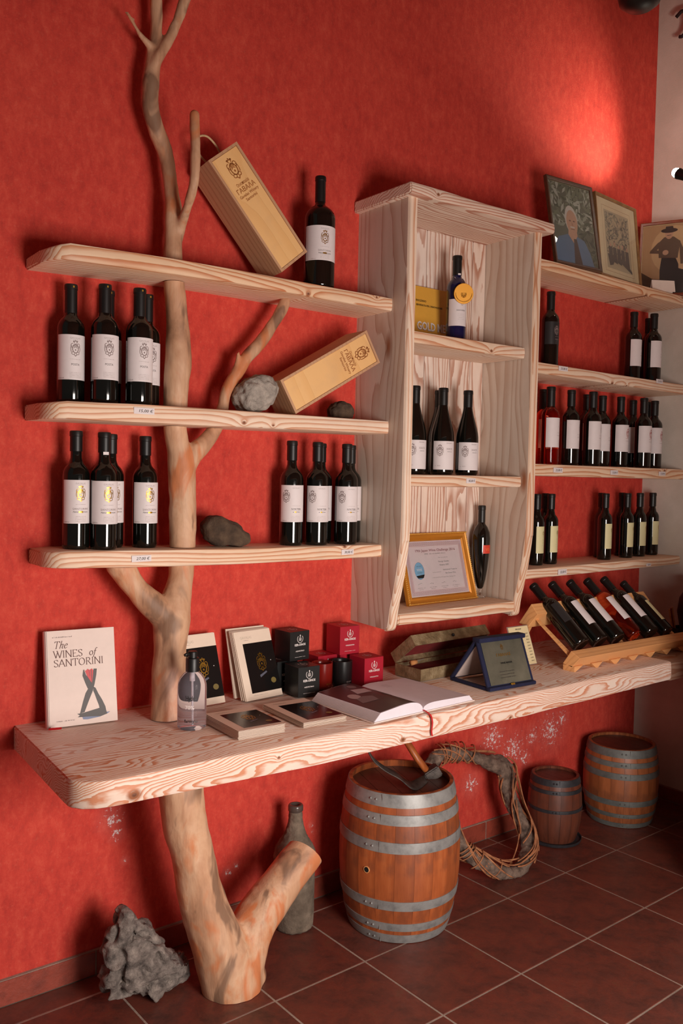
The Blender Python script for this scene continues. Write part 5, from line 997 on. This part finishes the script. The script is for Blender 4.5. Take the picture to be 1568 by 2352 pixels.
# side profile: front leaf from (0, 0) to the ridge (.068, .163), back leaf down to (.19, 0)
def leaf(name, y0, z0, y1, z1, th, extra=0):
    L_ = math.hypot(y1-y0, z1-z0); o = mk(name, box_bm(0, 0, 0, pw, th, L_, .0035), BV, t, auto=.6); o.location = (0, y0, z0); o.rotation_euler = (-math.atan2(y1-y0, z1-z0), 0, 0); return o, L_
fl2, L1 = leaf('front_leaf', .001, .006, .064, .158, .010); bl2, L2 = leaf('back_leaf', .186, .004, .070, .150, .010)
mk('base_strip', box_bm(-.001, -.008, 0, pw+.001, .014, .013, .004), BV, t, auto=.6); mk('base_panel', box_bm(.001, .010, .0, .016, .190, .010, .002), BV, t); mk('cover_flap', box_bm(-.001, .048, .150, pw+.001, .084, .166, .004), BV, t, auto=.6)
pq = mk('plaque_plate', box_bm(.014, -.0035, .010, pw-.014, -.0005, L1-.008, .001, seg=1), mat_noise('etched_pewter', [(96, 96, 84), (130, 128, 112)], 10, .32, .1, 60, .001, .5), fl2)
A = Art(); A.crest(pw*.47, L1*.80, .022, GOLD); A.text('ΓΑΒΑΛΑΣ', pw*.47, L1*.62, .009, GOLD, w=.066, bold=.02); A.text('WINE MAKER', pw*.49, L1*.46, .006, BLACKINK, w=.055, bold=.03)
for i in range(3): A.small(pw*.3, pw*.62, L1*(.30-.06*i), .003, DARKINK)
A.build('engraving', fl2, flat_fn(-.0036)); wl = mk('white_lining', box_bm(.014, -.003, .012, pw-.014, -.0005, L2-.02), sm('satin_lining', (206, 186, 178), .35), bl2)
for nm, z_ in (('clasp', L1-.006), ('clasp', .004)): mk(nm, box_bm(pw*.46, -.0095, z_-.002, pw*.54, -.004, z_+.005, .001), GOLD, fl2)

# price list
t = thing('price_list', 'cream price list in a clear stand between the blue plaque case and the bottle rack', 'price list', (1.3632, -.2781, DZ), (-.375, 0, -.0245)); pl_ = mk('sheet', box_bm(.004, 0, .004, .1105, .0006, .149), sm('price_paper', (234, 216, 170), .6), t); mk('acrylic_stand', box_bm(0, .0012, 0, .1145, .0040, .1527, .001, seg=1), sm('hazy_acrylic', (186, 160, 150), .15, Transmission_Weight=.5), t)
A = Art(); A.text('PRICELIST', .057, .137, .0048, DARKINK, w=.032, bold=.02)
for i in range(10): A.text('%d,00 €' % (45-3*i), .094, .118-.0115*i, .0048, DARKINK, w=.017); A.small(.014, .072, .118-.0115*i, .0026, PALEINK); A.rect(.010, .1155-.0115*i, .106, .1159-.0115*i, sm('price_rule', (214, 186, 140), .6), 0)
A.build('print', pl_, flat_fn(0))

# bottle rack
t = thing('bottle_rack', 'beech rack holding six sloping bottles on the counter', 'rack', (1.48, -.4, DZ)); RX0, RX1 = 0, .735
def bar(quad, name): return mk(name, prism([(y+.4, z-DZ) for y, z in quad], RX0, RX1, axis='x', bev=.002), BEECH, t)
fq = [(-.393, .798), (-.435, .790), (-.469, .829), (-.4285, .850)]
bar(fq, 'front_bar'); bar([(-.2385, .997), (-.271, .962), (-.226, .904), (-.180, .916)], 'back_bar')
for x in (.012, .350, RX1-.030): 
    bm = prism([(-.245+.4, .945-DZ), (-.262+.4, .928-DZ), (-.412+.4, .822-DZ), (-.398+.4, .842-DZ)], x, x+.018, axis='x', bev=.001); mk('side_rail', bm, BEECH, t)
    if x != .350: bm = prism([(-.192+.4, .91-DZ), (-.222+.4, .905-DZ), (-.155+.4, 0), (-.125+.4, 0)], x, x+.018, axis='x', bev=.001); mk('rear_leg', bm, BEECH, t)
for i in range(7):
    x = .02+.115*i; o = mk('foot_tooth', prism([(x-.034, .021), (x+.034, .021), (x+.004, 0), (x-.004, 0)] if i else [(.0, .021), (.052, .021), (.006, 0), (0, 0)], -.046, .004), BEECH, t); o.location = (0, 0, 0)
ax = Vector((0, -.26, -.215)).normalized(); rt = Matrix.Rotation(-math.atan2(.26, .215)+0, 3, 'X')
for i, (kd, lb) in enumerate((('black', 'charcoal-labelled bottle lying in the rack nearest the price list'), ('plain', 'white-labelled bottle with a dark crest, second in the rack'), ('plain', 'white-labelled bottle lying third in the rack'), ('rose', 'rosé bottle lying in the rack'), ('pinkcrest', 'pink-labelled bottle lying fifth in the rack'), ('cream', 'cream-labelled bottle lying last in the rack'))):
    x = 1.572+.1135*i; b0 = Vector((x, -.405, .857 if kd != 'cream' else .851)); q = Matrix.Rotation(-math.atan2(.26, .215), 4, 'X'); m_ = q @ Matrix.Rotation(.55 if kd != 'black' else .3, 4, 'Z'); e = m_.to_euler()
    o = dup(protos[kd], b0, (e.x, e.y, e.z), lb, 'bottles in the sloping rack')
t = thing('stick_box', 'small black box with pale sticks standing in it, behind the bottle rack', 'box', (2.395, -.30, .7735), (0, 0, -.1)); mk('container', tray(.11, .07, .052), FOIL, t)
for i in range(3):
    bm = bmesh.new(); tube(bm, [(.012+.010*i, .03, .006), (-.018+.010*i, .035, .135+.004*i)], .0035, 6); mk('stick', bm, BEECH if i != 1 else sm('red_stick', (150, 50, 36), .6), t)
t = thing('dark_jug', 'dark round-bellied jug at the edge of the picture before the white wall', 'jug', ((2.3843, -0.4, 1.0008)[0], -.40, .7735)); mk('body', lathe([(0, 0), (.05, 0), (.055, .01), (.075, .07), (.088, .14), (.080, .20), (.055, .245), (.04, .27), (.045, .30), (.042, .30), (.036, .27), (0, .26)], 36), FOIL, t, auto=.8)
# ---------------------------------------------------------------- barrels
def barrel(label, loc, rz, h, r_end, r_mid, n, hoops, stave_m, hoop_m, head_m, rim_in=.022, group='wooden wine barrels on the floor', bung=None, bottom_r=None):
    t = thing('wine_barrel', label, 'barrel', loc, (0, 0, rz), group); rb_ = bottom_r or r_end
    def R(z):
        k = z/h; e = r_end if k > .5 else rb_; return e+(r_mid-e)*(1-abs(2*k-1)**2.1)
    th = .011; zs = [h*i/14 for i in range(15)]; me = None
    for i in range(n):
        if me is None:
            bm = bmesh.new(); g = .0006; rows = []
            for z in zs:
                a = PI/n; ring = []
                for rr in (R(z), R(z)-th):
                    for s_ in (-1, -.33, .33, 1): ring.append(bm.verts.new(((rr+(.0 if abs(s_) == 1 else .0006))*math.sin(a*s_*(1-g/rr*3)), -(rr)*math.cos(a*s_), z)))
                rows.append([ring[0], ring[1], ring[2], ring[3], ring[7], ring[6], ring[5], ring[4]])
            for A_, B_ in zip(rows, rows[1:]):
                for k in range(8): bm.faces.new((A_[k], A_[(k+1) % 8], B_[(k+1) % 8], B_[k]))
            bm.faces.new(rows[0][::-1]); bm.faces.new(rows[-1]); me_o = mk('stave', bm, stave_m, t, auto=.5); me = me_o.data; o = me_o
        else:
            o = bpy.data.objects.new('stave', me); COL.objects.link(o); o.parent = t
        o.rotation_euler = (0, 0, 2*PI*i/n)
    for z0, z1 in hoops:
        bm = lathe([(R(z0)+.0004, z0), (R(z0)+.0022, z0+.0003), (R((z0+z1)/2)+.0026, (z0+z1)/2), (R(z1)+.0022, z1-.0003), (R(z1)+.0002, z1)], 64); hp = mk('hoop', bm, hoop_m, t, auto=.8)
        bm = bmesh.new()
        for k in (-.09, -.20):
            zc = (z0+z1)/2; rr = R(zc)+.003; bmesh.ops.create_icosphere(bm, subdivisions=1, radius=.0042, matrix=Matrix.Translation((rr*math.sin(k-.75), -rr*math.cos(k-.75), zc)))
        zc = (z0+z1)/2; rr = R(zc)+.0030; seam = [(rr*math.sin(-.75+.03), -rr*math.cos(-.75+.03), z) for z in (z0+.001, z1-.001)]; tube(bm, seam, .0009, 5); mk('rivets', bm, hoop_m, hp)
    zt_ = h-rim_in; rr = R(zt_)-th
    bds = 5; ws = [-rr+2*rr*i/bds for i in range(bds+1)]
    for a_, b_ in zip(ws, ws[1:]):
        P = []; m = 7
        for i in range(m): x = a_+.0006+(b_-a_-.0012)*i/(m-1); P.append((x, -math.sqrt(max(rr*rr-x*x, 0))))
        for i in range(m): x = b_-.0006-(b_-a_-.0012)*i/(m-1); P.append((x, math.sqrt(max(rr*rr-x*x, 0))))
        P2 = [p for i, p in enumerate(P) if i == 0 or (abs(p[0]-P[i-1][0])+abs(p[1]-P[i-1][1])) > 1e-4]
        mk('head_board', prism(P2, zt_-.012, zt_, axis='z'), head_m, t)
    if bung:
        a, z = bung; rr = R(z); M_ = Matrix.Rotation(a, 4, 'Z') @ Matrix.Translation((0, -rr-.0004, z)) @ Matrix.Rotation(PI/2, 4, 'X'); bm = bmesh.new(); bmesh.ops.create_cone(bm, cap_ends=True, segments=24, radius1=.0085, radius2=.0085, depth=.003, matrix=M_); mk('bung_hole', bm, sm('bung_dark', (10, 8, 7), .9), t)
        bm = lathe([(.0086, -.002), (.0106, -.002), (.0106, .0018), (.0086, .0018)], 24); bmesh.ops.transform(bm, matrix=M_, verts=bm.verts[:]); mk('bung_rim', bm, BEECH, t)
    return t
ST1 = mat_stave('varnished_oak', (112, 56, 30), (168, 88, 46), (192, 112, 64)); ST2 = mat_stave('dark_oak', (70, 36, 26), (112, 60, 42), (128, 72, 52)); ST3 = mat_stave('amber_oak', (104, 56, 32), (166, 96, 56), (182, 112, 70)); HEADM = mat_stave('barrel_head', (66, 36, 28), (88, 48, 36), (104, 60, 46))
HOOPD = mat_noise('dark_hoop', [(38, 38, 42), (66, 66, 70)], 25, .55, .2, 120, .001, .3)
B1c = (.8030, -.2760, .001)
barrel('large varnished oak barrel with grey hoops and tools on its head', B1c, -.33, .478, .172, .2000, 20, [(.438, .4775), (.385, .417), (.300, .334), (.116, .147), (.044, .071), (.001, .030)], ST1, STEEL, HEADM, bung=(-.93, .236), bottom_r=.163)
barrel('small dark barrel with black hoops next to the vine wreath', (1.752, -.165, .0095), 0, .262, .094, .1085, 14, [(.236, .2615), (.205, .220), (.130, .143)], ST2, HOOPD, HEADM, .010, bottom_r=.086)
t = thing('barrel_saucer', 'low dark tray under the small dark barrel', 'tray', (1.752, -.165, .0005)); mk('dish', lathe([(0, 0), (.098, 0), (.108, .004), (.112, .016), (.109, .016), (.104, .008), (0, .008)], 40), HOOPD, t, auto=.8)
barrel('amber oak barrel standing in the corner by the white wall', (2.175, -.185, .001), 0, .335, .139, .158, 18, [(.302, .3345), (.262, .284), (.212, .238), (.098, .122), (.046, .064), (.001, .022)], ST3, mat_noise('dull_hoop', [(84, 86, 84), (116, 118, 114)], 25, .6, .2, 120, .001, .2), HEADM, .012, bottom_r=.132)

# adze and hoop on the big barrel
AZ = .4575
RUST = mat_noise('forged_iron', [(52, 46, 44), (84, 76, 72), (110, 100, 94)], 22, .55, .7, 90, .002, .5)
t = thing('cooper_adze', 'old adze with a wooden handle and curved iron blade on the large barrel', 'adze', (.86, -.31, AZ))
inv = Matrix.Translation((-.86, .31, -AZ))
hp_ = [Vector((0.9224, -0.285, 0.4646)), Vector((0.8896, -0.26, 0.5177)), Vector((0.8533, -0.225, 0.5928))]
bm = bmesh.new(); tube(bm, hp_, [.016, .0165, .015], 10, flat=.72); mk('handle', bm, mat_stave('ash_handle', (120, 60, 26), (176, 96, 48), (196, 120, 66)), t, smooth=True, inv=inv)
c0 = Vector((0.9216, -0.29, 0.4662)); hd = bmesh.new(); Mh = Matrix.Translation(c0) @ Matrix.Rotation(-.5, 4, 'Z') @ Matrix.Rotation(-.55, 4, 'Y'); add_box(hd, -.020, -.022, -.020, .036, .022, .018, Mh); bmesh.ops.bevel(hd, geom=hd.edges[:], offset=.004, segments=2, affect='EDGES'); mk('poll', hd, RUST, t, auto=.8, inv=inv)
bm = bmesh.new(); cen = [(0.8851, -0.31, 0.454), (0.8349, -0.33, 0.4541), (0.7784, -0.345, 0.4703), (0.7347, -0.34, 0.5061), (0.696, -0.32, 0.5307), (0.6702, -0.3, 0.5554), (0.6603, -0.285, 0.5771), (0.6575, -0.27, 0.6019)]
wd = [.020, .030, .034, .026, .016, .013, .011, .010]; P = spl([(*c, w_) for c, w_ in zip(cen, wd)], 5); rows = []
for x, y, z, w_ in P:
    z = max(z, AZ+.002); rows.append([bm.verts.new((x+dx*w_*.25, y+dy*w_*.7, z+dz)) for dx, dy, dz in ((-1, -1, .001), (0, 0, .0), (1, 1, .012))])
for A_, B_ in zip(rows, rows[1:]):
    for k in range(2): bm.faces.new((A_[k], A_[k+1], B_[k+1], B_[k]))
o = mk('blade', bm, RUST, t, auto=.9, inv=inv); m_ = o.modifiers.new('s', 'SOLIDIFY'); m_.thickness = .003

# old encrusted bottle
t = thing('old_bottle', 'old dust-encrusted bottle standing behind the driftwood leg', 'bottle', (.490, -.118, .001)); bm = lathe([(0, .002), (.058, 0), (.063, .006), (.065, .03), (.066, .20), (.069, .232), (.062, .262), (.046, .288), (.034, .308), (.027, .33), (.0235, .35), (.0215, .385), (0, .385)], 64)
bmesh.ops.subdivide_edges(bm, edges=[e for e in bm.edges if e.calc_length() > .02], cuts=6, use_grid_fill=True); me = bpy.data.meshes.new('b'); bm.to_mesh(me); bm.free(); me.update(); displace(me, .0028, 60); mk('encrusted_body', me, mat_noise('encrusted_glass', [(74, 62, 50), (112, 98, 84), (150, 132, 114)], 14, .95, 1.0, 160, .003), t, smooth=True)
mk('mouth', lathe([(.0225, .380), (.0245, .383), (.0245, .398), (.022, .402), (.016, .402), (.015, .388), (0, .386)], 32), sm('glass_mouth', (84, 72, 66), .2), t, smooth=True)

# vine wreath
BARK = mat_noise('vine_bark', [(56, 44, 38), (112, 92, 80), (150, 128, 112)], 30, .95, 1.0, 70, .006); TWIG = mat_noise('vine_twig', [(104, 64, 42), (164, 104, 68), (190, 134, 92)], 30, .8, .5, 200, .002)
def W_(u, v, w_): return None
ring = [(1.1296, -0.0819, 0.4194, 0.0357), (1.1887, -0.0764, 0.4301, 0.0328), (1.255, -0.0796, 0.4239, 0.0349), (1.3187, -0.0872, 0.4093, 0.0302), (1.3808, -0.0978, 0.3888, 0.0288), (1.4518, -0.1133, 0.3591, 0.0376), (1.4916, -0.1309, 0.3252, 0.0394), (1.4838, -0.1553, 0.2783, 0.0375), (1.477, -0.1856, 0.22, 0.0355), (1.4886, -0.2173, 0.1591, 0.0354), (1.491, -0.2477, 0.1005, 0.0368), (1.4529, -0.2733, 0.0513, 0.038), (1.3735, -0.2876, 0.0238, 0.0341), (1.3012, -0.2836, 0.0316, 0.0321), (1.2309, -0.2656, 0.0662, 0.0349), (1.1724, -0.2463, 0.1033, 0.0347), (1.1356, -0.224, 0.1462, 0.0315), (1.1153, -0.1935, 0.2048, 0.0316), (1.0988, -0.1633, 0.2629, 0.0301), (1.0852, -0.1295, 0.3278, 0.0302), (1.087, -0.1027, 0.3795, 0.032)]
rc = Vector((sum(p[0] for p in ring)/len(ring), sum(p[1] for p in ring)/len(ring), sum(p[2] for p in ring)/len(ring)))
rg2 = spl(ring + [ring[0]], 5)
def shifted(seed, amp_, k, i0, i1, taper=True):
    r = random.Random(seed); ph1, ph2 = r.uniform(0, 6), r.uniform(0, 6); out = []
    for i in range(i0, i1):
        x, y, z, w_ = rg2[i % (len(rg2)-1)]; p = Vector((x, y, z)); rad = (p-rc).normalized(); nrm = Vector((0, -1, .52)).normalized(); s = (i-i0)/max(1, i1-i0-1)
        a = ph1+s*k; off_ = rad*math.cos(a)*w_*amp_ + nrm*math.sin(a)*w_*amp_; q = p+off_; q.z = max(q.z, .006)
        out.append((q.x, q.y, q.z))
    return out
N = len(rg2)-1
t = thing('vine_wreath', 'large twisted grapevine wreath leaning against the red wall between the barrels', 'wreath', (rc.x, rc.y-.1, 0)); inv = Matrix.Translation((-rc.x, -rc.y+.1, 0))
limbs = []
for s_, (a0, a1, f_) in enumerate(((0, N+6, .74), (4, 52, .58), (40, 92, .58), (22, 44, .66), (70, 110, .55))):
    L_ = shifted(s_+3, .42, 5.0 if s_ else 9.0, a0, a1); k = len(L_)
    limbs.append([(p[0], p[1], p[2]+.0, rg2[(a0+i*1) % N][3]*f_*(.55+.45*math.sin(PI*min(1, (i+2)/(k*.5))) if s_ else 1)) for i, p in enumerate(L_)][::4])
wm = organic(limbs, .0050, 2, .006, 24, extra=None); displace(wm, .003, 70)
for v in wm.vertices: v.co.z = max(v.co.z, .001)
mk('vine_trunk', wm, BARK, t, smooth=True, inv=inv)
bm = bmesh.new()
for s_ in range(40):
    r = random.Random(100+s_); seg = r.choice([(0, 18), (2, 14), (28, 52), (30, 56), (32, 60), (34, 58), (58, 84), (62, 90), (56, 78), (4, 24), (40, 66), (64, 86)]); P = shifted(200+s_, r.uniform(.95, 1.18), r.uniform(1.2, 4.5), seg[0]+r.randint(-2, 2), seg[1]+r.randint(-2, 2))
    tube(bm, P, [r.uniform(.0022, .0036)]*len(P), 5)
for s_ in range(16):                                    # binding canes wound round the top left
    r = random.Random(400+s_); i = r.choice(list(range(1, 16))+list(range(66, 80))); x, y, z, w_ = rg2[i]; p = Vector((x, y, z)); tg = (Vector(rg2[(i+2) % N][:3])-p).normalized(); nrm = Vector((0, -1, .52)).normalized(); sd = tg.cross(nrm)
    P = [p+tg*((a_-.0)*.010)+sd*math.cos(a_)*w_*1.16+nrm*math.sin(a_)*w_*1.16 for a_ in [PI*(.0+.1*j) for j in range(11)]]
    for q in P: q.z = max(q.z, .005)
    tube(bm, P, r.uniform(.0018, .003), 5)
o = mk('canes', bm, TWIG, t, smooth=True, inv=inv); o['kind'] = 'stuff'
print('OBJS', len(bpy.data.objects), 'TRIS', sum(len(o.data.polygons)*2 for o in bpy.data.objects if o.type == 'MESH'))
